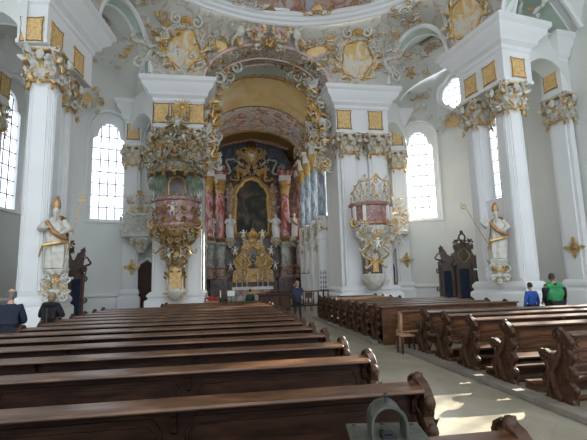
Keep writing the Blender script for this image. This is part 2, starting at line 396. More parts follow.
# dome shell rising from the ring
m=MB(); rows=[]
N=72
for k in range(9):
    v=k/8; rr=1-.96*v; z=18.05+2.9*math.sin(v*PI/2)
    rows.append([(RC[0]+RAx*rr*math.cos(2*PI*i/N)*.985,RC[1]+RAy*rr*math.sin(2*PI*i/N)*.985,z) for i in range(N)])
m.grid(rows,closed=True); struct(m.build('ceiling',FR_DOME,smooth=60))
m=MB(); path=[(RC[0]+RAx*math.cos(-2*PI*i/N),RC[1]+RAy*math.sin(-2*PI*i/N)) for i in range(N)]
m.sweep([(0,17.2),(-.10,17.25),(-.14,17.38),(-.28,17.45),(-.32,17.6),(-.45,17.66),(-.48,17.8),(-.30,17.84),(-.26,18.05),(0,18.12),(.2,18.12)],path,closed=True,side=-1)
struct(m.build('trim_1',WHITE))
# painted balustrade blocks standing on the ring
bl=MB()
for i in range(0,N):
    a=2*PI*i/N
    if i%6 in(0,): bl.box(0,0,.3,1.0,.3,.62,T(RC[0]+(RAx-.22)*math.cos(a),RC[1]+(RAy-.22)*math.sin(a),18.0)@RZ(a+PI/2))
struct(bl.build('trim_2',WHITE,bev=.03))
# ---- aisle vaults between arcade and outer wall
def resample(poly,n):
    ls=[0]
    for i in range(len(poly)-1): ls.append(ls[-1]+(Vector(poly[i+1])-Vector(poly[i])).length)
    out=[]
    for k in range(n+1):
        t=ls[-1]*(1-math.cos(PI*k/n))/2
        for i in range(len(poly)-1):
            if t<=ls[i+1]+1e-9: u=(t-ls[i])/max(1e-9,ls[i+1]-ls[i]); out.append(tuple(Vector(poly[i]).lerp(Vector(poly[i+1]),u))); break
    return out
LWm=lambda pts:[(2*XM-x,y) for x,y in pts]
AW={0:[(-11.9,3),(-11.9,8)],1:[(-11.9,8),(-11.9,15.5)],2:[(-11.9,15.5),(-11.9,21.2)],3:[(-11.9,21.5),(-11.25,25),(-9.7,27.7),(-6.2,29.0)],4:[(-6.2,29.0),(-1.6,29.3)],
    6:[(7.3,29.2),(12.8,28.8)],7:[(12.8,28.8),(15.5,27.5),(17.05,25),(17.7,21.5)],8:[(17.7,21.2),(17.7,17.0)],9:[(17.7,17.0),(17.7,8)],10:[(17.7,8),(17.7,3)]}
mv=MB();mf=MB(); CROSS=tuple(range(11)); ribw=MB(); ribg=MB()
for i,s in enumerate(SEG):
    if i==5: continue
    A=seg_pts(s); B=resample(AW[i],20); rows=[]
    for q,(a,b) in enumerate(zip(A,B)):
        rows.append([(a[0]+(b[0]-a[0])*v,a[1]+(b[1]-a[1])*v,a[2]+(.5+1.9*(1-((a[2]-14)/(s[3]-14) if s[3] else 0)) if i in CROSS else .5*math.sin(PI*q/20)*(1 if s[3] else 0))*math.sin(v*PI)) for v in [k/8 for k in range(9)]])
    mv.grid(rows)
    if i in(2,8):
        for rw in (rows[0],rows[-1]): ribw.tube([(x,y,z-.03) for x,y,z in rw],.14,6)
        for rw in (rows[5],rows[-6]): ribw.tube([(x,y,z-.02) for x,y,z in rw],.05,5)
        ribg.grid([[(x,y,z-.04) for x,y,z in rw] for rw in rows[5:16]])
    if s[3] and i in(3,7):     # painted field on the vault, a shallow moulded island
        sub=[r[3:6] for r in rows[8:13]]
        mf.grid([[(x,y,z-.14) for x,y,z in r] for r in sub])
struct(mv.build('ceiling',WALLW,smooth=60)); struct(ribw.build('trim_14',WHITE)); struct(ribg.build('trim_15',GREEN,smooth=60)); struct(mf.build('ceiling',FR_AISLE,smooth=60))
# back wall of the ambulatory above the low choir aisles is closed by the two side walls; choir block:
# ---- choir: side walls, barrel over the entrance, vault, east wall
CL,CR,CE=-1.75,7.35,43.0
for nm,x in (('wall_choir_left',CL),('wall_choir_right',CR)):
    m=MB()
    ops=[]
    hw=1.0
    for k in range(4):
        ops.append((2.2+3.0*k,arch_round(1.0,6.6,10.6)))
    wall_run(m,(x+(-1 if x<0 else 1)*1.3,28.6),(x+(-1 if x<0 else 1)*1.3,CE),0,19,ops)
    m.grid([[(x,28.6,0),(x,28.6,19)],[(x+(-1 if x<0 else 1)*1.3,28.6,0),(x+(-1 if x<0 else 1)*1.3,28.6,19)]])
    struct(m.build(nm,WALLW,smooth=0))
    for k in range(4):
        xx=x+(-1 if x<0 else 1)*1.3
        window((xx,28.6),(xx,CE),2.2+3*k,arch_round(1.0,6.6,10.6),-1 if x<0 else 1,arch_round(.85,6.8,10.5),depth=.3)
m=MB(); m.grid([[(CL-2,CE,0),(CL-2,CE,20)],[(CR+2,CE,0),(CR+2,CE,20)]]); struct(m.build('wall_east',DARKM,smooth=0))
def archrow(x0,x1,y,z0,zc,n=24,p=1.0):
    return [(x0+(x1-x0)*(1-math.cos(PI*i/n))/2,y,z0+(zc-z0)*math.sin(PI*i/n)**p) for i in range(n+1)]
A0=archrow(-1.35,6.65,24.75,14,16.65); A1=archrow(-.95,6.45,26.2,13.6,16.3); A2=archrow(-.75,6.45,27.0,13.7,16.5); A3=archrow(-1.0,6.7,28.6,13.9,16.6)
m=MB(); m.grid([A0,archrow(-1.25,6.6,25.1,13.7,16.4),A1,A2]); struct(m.build('ceiling',FR_BAND,smooth=60))
m=MB(); m.grid([A2,A3,archrow(-1.3,6.9,28.7,13.9,17.2)]); struct(m.build('ceiling',GREEN,smooth=60))
m=MB()
for row,r in ((A0,.13),(A2,.10),(archrow(-1.05,6.5,25.9,13.55,16.3),.06)): m.tube([(x,y,z-.02) for x,y,z in row],r,6)
struct(m.build('trim_3',PINK))
# choir vault in painted zones
def crow(y,zc,ins=0): return archrow(CL+ins,CR-ins,y,12.6,zc,n=28,p=.75)
struct((lambda q:(q.grid([crow(28.7,17.3),crow(30.6,17.4)]),q)[1])(MB()).build('ceiling',LATT,smooth=60))
struct((lambda q:(q.grid([crow(30.6,17.4),crow(31.8,17.4),crow(33.2,17.1),crow(34.8,16.8)]),q)[1])(MB()).build('ceiling',FR_YEL,smooth=60))
struct((lambda q:(q.grid([crow(34.8,16.8),crow(36.2,16.5),crow(37.6,16.3),crow(39.2,16.2)]),q)[1])(MB()).build('ceiling',FR_CHOIR,smooth=60))
struct((lambda q:(q.grid([crow(39.2,16.2),crow(41,15.8),crow(CE,15.0)]),q)[1])(MB()).build('ceiling',GOLDD,smooth=60))
m=MB()
for y,zc,r in ((30.6,17.4,.07),(34.8,16.8,.05),(39.2,16.2,.16)): m.tube([(x,y,z-.03) for x,y,z in crow(y,zc)],r,6)
struct(m.build('trim_4',GOLDD))
# ---- arch mouldings over the nave arcade (white, green soffit band, gilt bead)
mw=MB();mg=MB();mk=MB()
for i in (1,3,7,9):
    P=seg_pts(SEG[i],28); cx=Vector(RC)
    def off(p,o,z): 
        d=(Vector((p[0],p[1]))-cx).normalized(); return (p[0]+d.x*o,p[1]+d.y*o,p[2]+z)
    mw.tube([off(p,-.02,.0) for p in P],.14,6); mw.tube([off(p,.85,-.05) for p in P],.12,6); mk.tube([off(p,-.06,.25) for p in P],.05,5)
    mg.grid([[off(p,.12,-.06),off(p,.75,-.10)] for p in P])
struct(mw.build('trim_5',WHITE)); struct(mg.build('trim_6',GREEN,smooth=60)); struct(mk.build('trim_7',PINK))
# curb stones beside the right-hand pews
m=MB(); m.box(4.33,4.7,.045,.26,11.4,.09); struct(m.build('trim_8',CURB,bev=.01))
m=MB(); m.box(4.05,15.4,.045,.26,8.2,.09); struct(m.build('trim_9',CURB,bev=.01))

# ================================================================ PILLARS
def ring4(m,prof,cx,cy,hx,hy,M=None,ch=.12):
    path=[(cx-hx+ch,cy-hy),(cx+hx-ch,cy-hy),(cx+hx,cy-hy+ch),(cx+hx,cy+hy-ch),(cx+hx-ch,cy+hy),(cx-hx+ch,cy+hy),(cx-hx,cy+hy-ch),(cx-hx,cy-hy+ch)]
    m.sweep(prof,path,closed=True,side=1,M=M)
def make_capital(w,h,seed):
    """composite capital round a square shaft; origin at its foot. returns white mesh, gilt mesh, cherub mesh"""
    a=MB();g=MB();c=[]; hw=w/2; rr_=random.Random(seed)
    a.lathe([(hw*.98,0),(hw*1.0,h*.3),(hw*1.12,h*.75),(hw*1.2,h*.85)],24,sq=5)
    g.lathe([(hw*1.0,-.06),(hw*1.1,-.05),(hw*1.12,.02),(hw*1.0,.05)],24,sq=5,cap=False)
    for k in range(4):
        F=RZ(k*PI/2)@T(0,-hw*1.02,0)
        for j,x in enumerate((-.66,-.22,.22,.66)):
            leaf(a,F@T(x*hw,0,.03),h*.48,w*.27,.55,3)
        for x in(-.44,0,.44): leaf(a if x else g,F@T(x*hw,-.05,h*.28),h*.42,w*.26,.6,3)
        for e in(-1,1):
            scroll(g,F@T(e*hw*1.05,-.12,h*.70)@RZ(e*.6),w*.20,w*.045,1.4,e); leaf(a,F@T(e*hw*.72,-.10,h*.52)@RY(e*.5),h*.34,w*.2,.5)
            sscroll(g,F@T(e*hw*.45,-.16,h*.2),h*.42,w*.03,e); flower(a,F@T(e*hw*.3,-.24,h*.12),w*.08)
            leaf(g,F@T(e*hw*.85,-.1,-.12)@RY(PI-e*.2),h*.28,w*.16,.3)
        g.tube([(x*hw*1.45,(-.30+.22*abs(x)),h*.98-.07*math.cos(x*PI)) for x in [i/5-1 for i in range(11)]],w*.045,5,F)
        shell(g,F@T(0,-.18,-.02)@RY(PI),w*.15)
        q=MB(); cherub(q,F@T(0,-.22,h*.72),w*.30); c.append(q)
        for j in range(14):
            x=rr_.uniform(.12,.62)*w; z=rr_.uniform(-.05,.95)*h; s=rr_.uniform(.16,.30)*w; tg=g if rr_.random()<.42 else a; al_=rr_.uniform(-1.4,1.4)
            for e in(-1,1):
                G=F@T(e*x,-.14-rr_.uniform(0,.12),z)@RY(e*al_)
                (scroll(tg,G,s*.55,s*.13,1.3,e,11,4) if j%3==0 else leaf(tg,G,s*1.1,s*.6,.5) if j%3==1 else sscroll(tg,G,s*1.5,s*.11,e,4))
    a.lathe([(hw*1.3,h*.93),(hw*1.42,h*.98),(hw*1.42,h*1.06),(hw*1.2,h*1.1)],24,sq=6)
    return a,g,c
_cap=make_capital(1.15,1.25,3)
_CA=[x.build(n,mt) for x,n,mt in ((_cap[0],'capital',STUC),(_cap[1],'gilding',GOLD))]+[q.build('cherub_head',STUC) for q in _cap[2]]
for _q in _CA[1:]: _q.parent=_CA[0]
_first=[True]
def capital(parent,x,y,z,rz=0,s=(1,1,1)):
    o=_CA[0] if _first[0] else copy_tree(_CA[0]); _first[0]=False
    o.parent=parent; o.location=(x,y,z); o.rotation_euler=(0,0,rz); o.scale=s; return o
def wpanel(parent,M,w,h,name='gold_panel'):
    m=MB(); m.prism(wavy(w,h,.05),-.05,.02,M); p=m.build(name,GPAN,parent,smooth=0)
    q=MB(); o=wavy(w,h,.05); q.tube([(x,-.05,z) for x,z in o]+[(o[0][0],-.05,o[0][1])],.03,4,M,cap=False); q.build('panel_border',GOLDD,p); return p
ENT=[(0,10.95),(.06,10.97),(.06,11.12),(.02,11.16),(.02,12.55),(.10,12.62),(.10,12.8),(.30,12.95),(.34,13.15),(.62,13.4),(.66,13.6),(.80,13.72),(.80,13.95),(.5,14.05),(-.3,14.1)]
BASE=[(.30,0),(.30,.85),(.26,.92),(.14,.98),(.12,1.06),(.20,1.14),(.20,1.26),(.06,1.40),(0,1.44)]
def nave_pillar(label,cols,poly,panels,side,pz=11.7):
    """two square shafts on one plinth carrying a block of entablature"""
    t=thing('nave_pillar',label,'pillar',(cols[0][0],cols[0][1],0),0)
    ox,oy=cols[0]
    L=lambda pts:[(x-ox,y-oy) for x,y in pts]
    for cx,cy in cols:
        cx-=ox;cy-=oy
        m=MB(); m.lathe([(.46,1.3),(.45,5),(.43,9.62)],40,sq=7,M=T(cx,cy,0)); 
        for k in range(4):
            F=T(cx,cy,0)@RZ(k*PI/2); m.prism([(-.26,1.6),(.26,1.6),(.24,9.4),(-.24,9.4)],-.49,-.3,F)
            for e in(-1,1): m.tube([(e*.34,-.46,1.6),(e*.32,-.43,9.4)],.035,6,F)
        m.build('shaft',WHITE,t)
        capital(t,cx,cy,9.62,0,(.84,.84,1))
    ms=MB(); (ax,ay),(bx,by)=L(cols); ms.box(0,0,3.0,.55,(Vector((bx,by))-Vector((ax,ay))).length-.4,5.0,T((ax+bx)/2,(ay+by)/2,0)@RZ(math.atan2(by-ay,bx-ax)-PI/2)); ms.build('web_between_shafts',WHITE,t,smooth=0)
    b=MB(); c=L(cols); d=(Vector(c[1])-Vector(c[0])).normalized(); n=Vector((d.y,-d.x)); h=.50
    pts=[Vector(c[0])-d*h-n*h,Vector(c[0])-d*h+n*h,Vector(c[1])+d*h+n*h,Vector(c[1])+d*h-n*h]
    pts=[tuple(p) for p in pts]
    b.sweep([(o*.75,z) for o,z in BASE],pts,closed=True,side=1); b.build('plinth',WHITE,t,bev=.012)
    e=MB(); pp=L(poly); e.sweep(ENT,pp,closed=True,side=1); e.add([(x,y,10.96) for x,y in pp],[tuple(range(len(pp)))]); e.build('entablature',WHITE,t)
    for (p0,p1,fr) in panels:
        p0=Vector(L([p0])[0]);p1=Vector(L([p1])[0]);dd=(p1-p0).normalized();nn=Vector((dd.y,-dd.x)); q=p0.lerp(p1,fr)+nn*.03
        wpanel(t,facing((q.x,q.y,pz),nn.x,nn.y),.85,1.0)
    return t
# polygons are counter-clockwise seen from above so that the mouldings face outward
NP_L=nave_pillar('tall white coupled pillar at the left edge, bishop statue with crossed staff on its inner side',[(-6.98,17.05),(-7.25,19.35)],
    [(-7.8,16.3),(-6.75,16.2),(-6.25,19.9),(-7.6,20.1)],[((-7.8,16.3),(-6.75,16.2),.5),((-6.75,16.2),(-6.25,19.9),.16),((-6.75,16.2),(-6.25,19.9),.64)],1,11.5)
NP_R=nave_pillar('tall white coupled pillar on the right, bishop statue with curled crozier on its inner side',[(13.65,17.7),(13.35,19.8)],
    [(14.9,17.4),(14.5,20.3),(12.75,20.1),(13.2,17.1)],[((12.75,20.1),(13.2,17.1),.72),((12.75,20.1),(13.2,17.1),.28),((13.2,17.1),(14.9,17.4),.5)],-1)
# ---- transverse arches from the nave pillars to the outer wall, with entablature on the wall pilasters
def wall_pilaster(label,x,y,fx,fy,ent=True,w=1.2):
    t=thing('wall_pilaster',label,'pilaster',(x,y,0),math.atan2(fx,-fy))
    m=MB(); m.box(0,-.12,5.5,w,.3,8.4); m.box(0,-.2,5.5,w*.7,.3,8.4); m.build('shaft',WHITE,t,bev=.02)
    b=MB(); b.sweep([(o*.6,z) for o,z in BASE],[(-w/2,.1),(-w/2,-.36),(w/2,-.36),(w/2,.1)],side=1); b.build('plinth',WHITE,t)
    capital(t,0,-.1,9.62,0,(w/1.15*.92,.5,1))
    e=MB(); e.sweep([(o*.8,z) for o,z in ENT],[(-w/2,.1),(-w/2,-.45),(w/2,-.45),(w/2,.1)],side=1); e.add([(-w/2,-.45,10.96),(w/2,-.45,10.96),(w/2,.1,10.96),(-w/2,.1,10.96)],[(0,1,2,3)]); e.build('entablature',WHITE,t)
    wpanel(t,T(0,-.49,11.85),.8,1.1)
    return t
wall_pilaster('white pilaster with gilded capital on the outer wall at the far left edge',-11.5,22.1,1,-.1,w=.95)
wall_pilaster('white pilaster with gilded capital on the right outer wall above the gold apostle cross',17.45,18.6,-1,-.12)
wall_pilaster('white wall pilaster between the left arched window and the pulpit pier',-6.15,28.85,.1,-1,w=1.0)
wall_pilaster('white wall pilaster between the right gallery pier and the right arched window',12.5,28.6,-.1,-1,w=1.0)
def transverse(nm,p0,p1):
    m=MB(); p0=Vector(p0);p1=Vector(p1); lo=archrow(0,1,0,10.6,12.6,n=20)
    for off in(0,):
        d=(p1-p0).normalized(); n=Vector((d.y,-d.x))
        rows=[]
        for t,_,z in lo:
            q=p0.lerp(p1,t); a=q+n*.5;b=q-n*.5; rows.append([(a.x,a.y,14.1),(a.x,a.y,z),(b.x,b.y,z),(b.x,b.y,14.1)])
        m.grid(rows)
        m.tube([((p0.lerp(p1,t)+n*.5).x,(p0.lerp(p1,t)+n*.5).y,z) for t,_,z in lo],.06,5)
    struct(m.build(nm,WALLW,smooth=30))
transverse('trim_10',(14.2,17.9),(17.6,18.5)); transverse('trim_11',(-7.3,16.6),(-11.8,18)); transverse('trim_12',(10.1,25.9),(12.9,28.7)); transverse('trim_13',(-4.0,25.9),(-6.1,28.9))
# ================================================================ CHOIR ARCH PIERS
def choir_pier(label,x0,x1,y0,cols,panels):
    t=thing('choir_arch_pier',label,'pier',((x0+x1)/2,y0+1,0))
    ox,oy=(x0+x1)/2,y0+1
    m=MB(); m.box((x0+x1)/2-ox,.85,5.5,x1-x0-.1,3.1,11.2); m.build('pier_wall',WHITE,t,smooth=0)
    for i,(cx,w) in enumerate(cols):
        s=MB(); s.box(cx-ox,-.55,5.4,w,.9,8.5); s.box(cx-ox,-.62,5.4,w*.72,.9,8.3)
        for e in(-1,1): s.tube([(cx-ox+e*(w/2-.03),-1.0,1.2),(cx-ox+e*(w/2-.03),-1.0,9.6)],.05,6)
        s.build('shaft',WHITE,t,bev=.015); capital(t,cx-ox,-.5,9.62,0,(w/1.15,1,1))
    b=MB(); P=[(x0-ox,2.2),(x0-ox,-1.05),(x1-ox,-1.05),(x1-ox,2.2)]
    b.sweep([(o,z*.9) for o,z in BASE],P,side=1); b.build('plinth',WHITE,t,bev=.012)
    e=MB(); e.sweep(ENT,P,side=1); e.add([(x,y,10.96) for x,y in P],[(0,1,2,3)]); e.build('entablature',WHITE,t)
    for px in panels: wpanel(t,T(px-ox,-1.1,11.85),.95,1.25)
    return t
PL=choir_pier('broad white pier left of the chancel carrying the gilded pulpit',-4.2,-1.35,25.0,[(-3.7,.9),(-1.85,.9)],[-3.78,-2.75,-1.72])
PR=choir_pier('broad white pier right of the chancel carrying the rose marble gallery pulpit',7.0,10.45,25.0,[(7.75,1.05),(9.65,1.2)],[7.5,9.6])
rs=MB()
for k in range(16):
    a=2*PI*k/16; rs.prism([(-.05,.15),(.05,.15),(0,.62)],-.12,-.06,T(-2.55,23.93,11.85)@RY(a))
rs.ball((-2.55,23.85,11.85),(.17,.1,.17)); sb=rs.build('sunburst',GOLD); sb.parent=PL; sb.location=(2.85,-26.0,0)

# ================================================================ PEWS
END=[(-.10,0),(-.11,.08),(-.07,.15),(-.12,.24),(-.12,.31),(-.06,.36),(-.13,.45),(-.13,.53),(-.07,.58),(-.14,.66),(-.14,.73),(-.08,.78),(-.13,.85),(-.13,.92),(-.09,.97),(-.03,1.02),(.05,1.045),(.12,1.03),(.17,.98),(.16,.92),(.10,.88),(.09,.80),(.13,.72),
     (.20,.66),(.26,.70),(.33,.74),(.41,.73),(.46,.66),(.44,.59),(.37,.55),(.34,.48),(.38,.40),(.44,.32),(.42,.24),(.36,.18),(.40,.11),(.48,.08),(.50,0)]
def end_meshes(th=.075):
    a=MB(); M=RZ(PI/2)     # prism profile x,z -> y,z ; thickness along x
    a.prism(END,-th/2,th/2,M)
    c=MB()
    for e in(-1,1):
        F=RZ(PI/2)@T(0,e*th/2,0)@(RZ(0) if e<0 else Matrix.Diagonal((1,-1,1,1)))
        scroll(c,F@T(.06,0,.97),.085,.022,1.3,1,11,5); scroll(c,F@T(.36,0,.65),.075,.020,1.3,-1,11,5)
        scroll(c,F@T(.38,0,.33),.06,.017,1.2,1,10,5); scroll(c,F@T(-.04,0,.12),.06,.017,1.2,-1,10,5)
        c.tube([(.03,-.015,.86),(.02,-.03,.72),(.10,-.03,.58),(.20,-.03,.46),(.18,-.03,.3),(.10,-.02,.14),(.14,-.01,.04)],[.02,.035,.04,.045,.04,.03,.02],6,F)
        c.tube([(.30,-.01,.60),(.24,-.03,.50),(.26,-.03,.36),(.30,-.02,.20),(.26,-.01,.08)],[.015,.025,.03,.025,.015],6,F)
        for (x,z,a2,s) in ((.02,.60,-.5,.2),(.15,.62,1.1,.17),(.10,.30,-.9,.2),(.28,.22,.7,.16),(-.02,.40,-.2,.17),(-.03,.72,-.15,.15)): leaf(c,F@T(x,-.005,z)@RY(a2),s,s*.55,.25,2)
    for k,(y,z) in enumerate(((-.12,.28),(-.13,.49),(-.14,.70),(-.12,.89),(.05,1.02),(.44,.68))): c.ball((0,y,z),(th*.62,.045,.055),None,8,6)
    return a,c
def pew_master(name,L,kind):
    """origin at the left foot, under the back rail. kind: 'full' closed back, 'open' raised back with seat showing"""
    t=thing(name,'x','pew')
    bm=WOOD if kind=='full' else WOODR
    zb=.10 if kind=='full' else .56
    b=MB(); b.box(L/2,.02,(zb+.97)/2,L-.06,.035,.97-zb); b.build('backrest',bm,t,smooth=0)
    p=MB(); n=max(1,round(L/1.75)); w=(L-.12)/n
    for i in range(n):
        x=.06+w*(i+.5)
        for z0,z1 in (((.2,.52),(.6,.88)) if kind=='full' else ((.60,.73),(.77,.90))):
            r=w*.45; cz=(z0+z1)/2; hh=(z1-z0)/2
            o=[(x-r+.05,z0),(x+r-.05,z0),(x+r,cz-hh*.4),(x+r,cz+hh*.4),(x+r-.05,z1),(x-r+.05,z1),(x-r,cz+hh*.4),(x-r,cz-hh*.4)]
            p.tube([(a,0,q) for a,q in o]+[(o[0][0],0,o[0][1])],.014,5,cap=False)
            p.prism([(a*.96+x*.04,cz+(q-cz)*.7) for a,q in o],-.012,.01)
    p.build('carved_panel',bm,t)
    for i in range(n+1):
        x=min(max(.08,.06+w*i),L-.08); br=MB()
        br.prism([(-.02,.995),(-.11,.955),(-.10,.93),(-.05,.9),(-.03,.8),(.0,.78)],-.02,.02,T(x,0,0)@RZ(PI/2)); br.build('rail_bracket',bm,t)
    r=MB(); wd=.13 if kind=='full' else .10
    r.prism([(-wd,.955),(-wd-.012,.968),(-wd,.985),(.03,1.01),(.05,1.0),(.05,.975),(-.0,.965)],.04,L-.04,RZ(-PI/2)@SC(-1,1,1) if False else Matrix(((0,1,0,0),(1,0,0,0),(0,0,1,0),(0,0,0,1)))); r.build('top_rail',RAIL,t,bev=.005)
    s=MB(); s.box(L/2,.235,.45,L-.08,.38,.03); s.build('seat',bm if kind=='full' else RAIL,t,smooth=0,bev=.006)
    k=MB(); k.box(L/2,-.30,.17,L-.12,.17,.035); k.box(L/2,-.23,.09,L-.12,.03,.14); k.build('kneeler',bm,t,smooth=0,bev=.005)
    q=MB(); q.box(L/2,.38,.03,L-.1,.06,.06); q.build('foot_beam',bm,t,smooth=0)
    a,c=end_meshes(); ea=a.build('end_panel',CARVE,t,bev=.006); ea.location=(0,0,0); ca=c.build('carving',CARVE,ea)
    e2=ea.copy(); C.objects.link(e2); e2.location=(L,0,0); c2=ca.copy(); C.objects.link(c2); c2.parent=e2
    return t
def place_pews(master,rows,labels,group):
    for i,(x,y) in enumerate(rows):
        o=master if i==0 else copy_tree(master)
        o.location=(x,y,0); o['label']=labels[i]; o['group']=group
ORD=['first','second','third','fourth','fifth','sixth','seventh','eighth','ninth','tenth','eleventh','twelfth','thirteenth','fourteenth','fifteenth','sixteenth']
LY=[2.05,3.12,4.27,5.25,6.22,7.15,8.05,9.0,9.9,10.8,11.75,12.7,13.6,14.5]
pl=pew_master('pew',5.35,'full')
place_pews(pl,[(-3.9,y) for y in LY],['dark pew closest to camera, only end scroll and rail show behind iron offering box','dark pew whose long rail crosses the bottom of the photo, ending at the aisle']+
    ['dark wooden pew left of the aisle, %s row from the front edge of the photo'%ORD[i] for i in range(2,len(LY))],'dark wooden pews left of the aisle')
ps=pew_master('pew',3.6,'full')
place_pews(ps,[(-2.2,15.45),(-2.2,16.4)],['short dark pew second from the front of the left block, near the chancel','short dark pew at the very front of the left block, nearest the chancel steps'],'short front pews left of the aisle')
po=pew_master('pew',7.2,'open')
RY_=[5.15,6.3,7.3,8.25,9.15]
place_pews(po,[(4.46,y) for y in RY_],['brown pew with carved dolphin-shaped end, nearest on the right of the aisle','brown carved-end pew right of the aisle, second from the camera','brown carved-end pew right of the aisle, third from the camera, its back lit reddish','brown carved-end pew right of the aisle, fourth from the camera','brown carved-end pew right of the aisle, frontmost of near group, beside kneeling stool'],'carved pews right of the aisle, near group')
pf=pew_master('pew',4.0,'open')
FY=[11.4,12.3,13.15,14.0,14.9]
place_pews(pf,[(4.12,y) for y in FY],['brown pew beyond the cross aisle with the tall plain rear screen']+['brown pew of the far right group, %s behind the cross aisle'%ORD[i] for i in range(1,len(FY))],'pews right of the aisle, far group')
pg=pew_master('pew',2.6,'open')
GY=[15.8,16.7,17.6,18.5]
place_pews(pg,[(4.12,y) for y in GY],['shorter brown pew of the far right group, %s from the chancel'%w_ for w_ in ('fourth','third','second','nearest')],'short pews right of the aisle, far group')
# plain closed screen behind the far group and a short pale-ended bench
t=thing('pew_screen','dark panelled screen closing the back of the far right pews','screen',(4.12,10.98,0))
m=MB(); m.box(2.0,0,.5,4.0,.05,.98); m.build('board',WOODR,t,smooth=0)
m=MB()
for i in range(4): m.prism([(.12+i*.97,.15),(.95+i*.97,.15),(.95+i*.97,.8),(.12+i*.97,.8)],-.045,-.02)
m.build('raised_panel',WOODR,t); m=MB(); m.box(2.0,-.02,1.0,4.06,.12,.04); m.build('cap_rail',RAIL,t,bev=.006)
t=thing('bench','short wooden bench with a pale tan curved end, in the cross aisle on the right','bench',(4.35,10.3,0))
m=MB(); m.prism([(-.05,0),(-.06,.3),(-.02,.5),(-.06,.8),(-.02,.92),(.06,.93),(.1,.86),(.08,.7),(.14,.5),(.3,.44),(.3,.38),(.22,.25),(.32,.08),(.34,0)],-.03,.03,RZ(PI/2)); a=m.build('end_panel',TANW,t,bev=.005)
b=a.copy(); C.objects.link(b); b.location=(3.4,0,0)
m=MB(); m.box(1.7,0,.68,3.4,.04,.42); m.build('backrest',WOODR,t,smooth=0,bev=.004); m=MB(); m.box(1.7,.15,.42,3.4,.3,.03); m.build('seat',TANW,t,smooth=0,bev=.004); m=MB(); m.box(1.7,-.02,.91,3.4,.10,.035); m.build('top_rail',RAIL,t,bev=.004)
t=thing('kneeling_stool','small low wooden stool with pale top at the aisle end of the near right pews','stool',(4.2,9.72,.0))
m=MB(); m.box(0,0,.42,.34,.34,.04); m.build('seat',TANW,t,bev=.01)
for i,(x,y) in enumerate(((-.13,-.13),(.13,-.13),(-.13,.13),(.13,.13))): m=MB(); m.tube([(x,y,.4),(x*1.1,y*1.1,.2),(x*1.15,y*1.15,0)],[.022,.026,.018],6); m.build('leg',WOOD,t)

# ================================================================ OFFERING BOX (patinated iron) in the foreground
t=thing('offering_box','green-grey iron offering box with arched housing and knob, bottom centre of the photo','box',(.62,1.66,-.03),-.18)
m=MB(); m.box(0,0,.55,.16,.16,1.1); m.box(0,0,.02,.3,.3,.04); m.build('post',WOOD,t,bev=.01)
m=MB(); m.box(0,0,1.13,.27,.25,.16); m.build('chest',BRNZ,t,bev=.008)
m=MB(); m.box(0,0,1.215,.30,.28,.012); m.build('lid',BRNZ,t,bev=.004)
m=MB(); arc=[(.066*math.cos(a),1.275+.066*math.sin(a)) for a in [PI*i/16 for i in range(17)]]
arc=[(.066,1.222)]+arc+[(-.066,1.222)]; inn=[(x*.90,1.222+(z-1.222)*.93) for x,z in arc]
m.grid([[(x,-.055,z) for x,z in arc],[(x,.055,z) for x,z in arc],[(x,.055,z) for x,z in inn],[(x,-.055,z) for x,z in inn],[(x,-.055,z) for x,z in arc]]); m.build('arched_housing',BRNZ,t)
for yy in (-.056,.056): m=MB(); m.tube([(x,yy,z) for x,z in arc],.0045,5); m.build('rim',BRNZ,t)
m=MB(); m.lathe([(.010,1.338),(.007,1.345),(.0065,1.362),(.010,1.366),(.008,1.374),(.001,1.377)],10); m.build('knob',IRON,t)
m=MB(); m.box(.0,-.02,1.226,.055,.05,.012); m.box(0,-.02,1.236,.03,.012,.014); m.box(-.02,.02,1.225,.014,.014,.02); m.build('coin_slot',IRON,t)
for x,y in ((-.12,-.11),(.12,-.11),(-.12,.11),(.12,.11),(0,-.12),(.0,.12)): m=MB(); m.ball((x,y,1.222),(.008,.008,.005)); m.build('rivet',IRON,t)

# ================================================================ PEOPLE
def skinned(name,joints,edges,radii,mat,parent,levels=1,extra=None):
    me=bpy.data.meshes.new(name); me.from_pydata(joints,edges,[]); o=bpy.data.objects.new(name,me); C.objects.link(o)
    o.modifiers.new('skin','SKIN'); sv=me.skin_vertices[0].data
    for i,r in enumerate(radii): sv[i].radius=r if isinstance(r,tuple) else (r,r)
    for v in sv: v.use_root=False
    sv[0].use_root=True
    sd=o.modifiers.new('s','SUBSURF'); sd.levels=levels; sd.render_levels=levels
    dg=bpy.context.evaluated_depsgraph_get(); dg.update(); me2=bpy.data.meshes.new_from_object(o.evaluated_get(dg)); bpy.data.objects.remove(o)
    if extra:
        b=bmesh.new(); b.from_mesh(me2); m3=bpy.data.meshes.new('t'); m3.from_pydata(extra.v,[],extra.f); b.from_mesh(m3); bmesh.ops.recalc_face_normals(b,faces=b.faces); b.to_mesh(me2); b.free()
    me2.shade_smooth(); me2.materials.clear(); me2.materials.append(mat)
    o=bpy.data.objects.new(name,me2); C.objects.link(o); o.parent=parent; return o
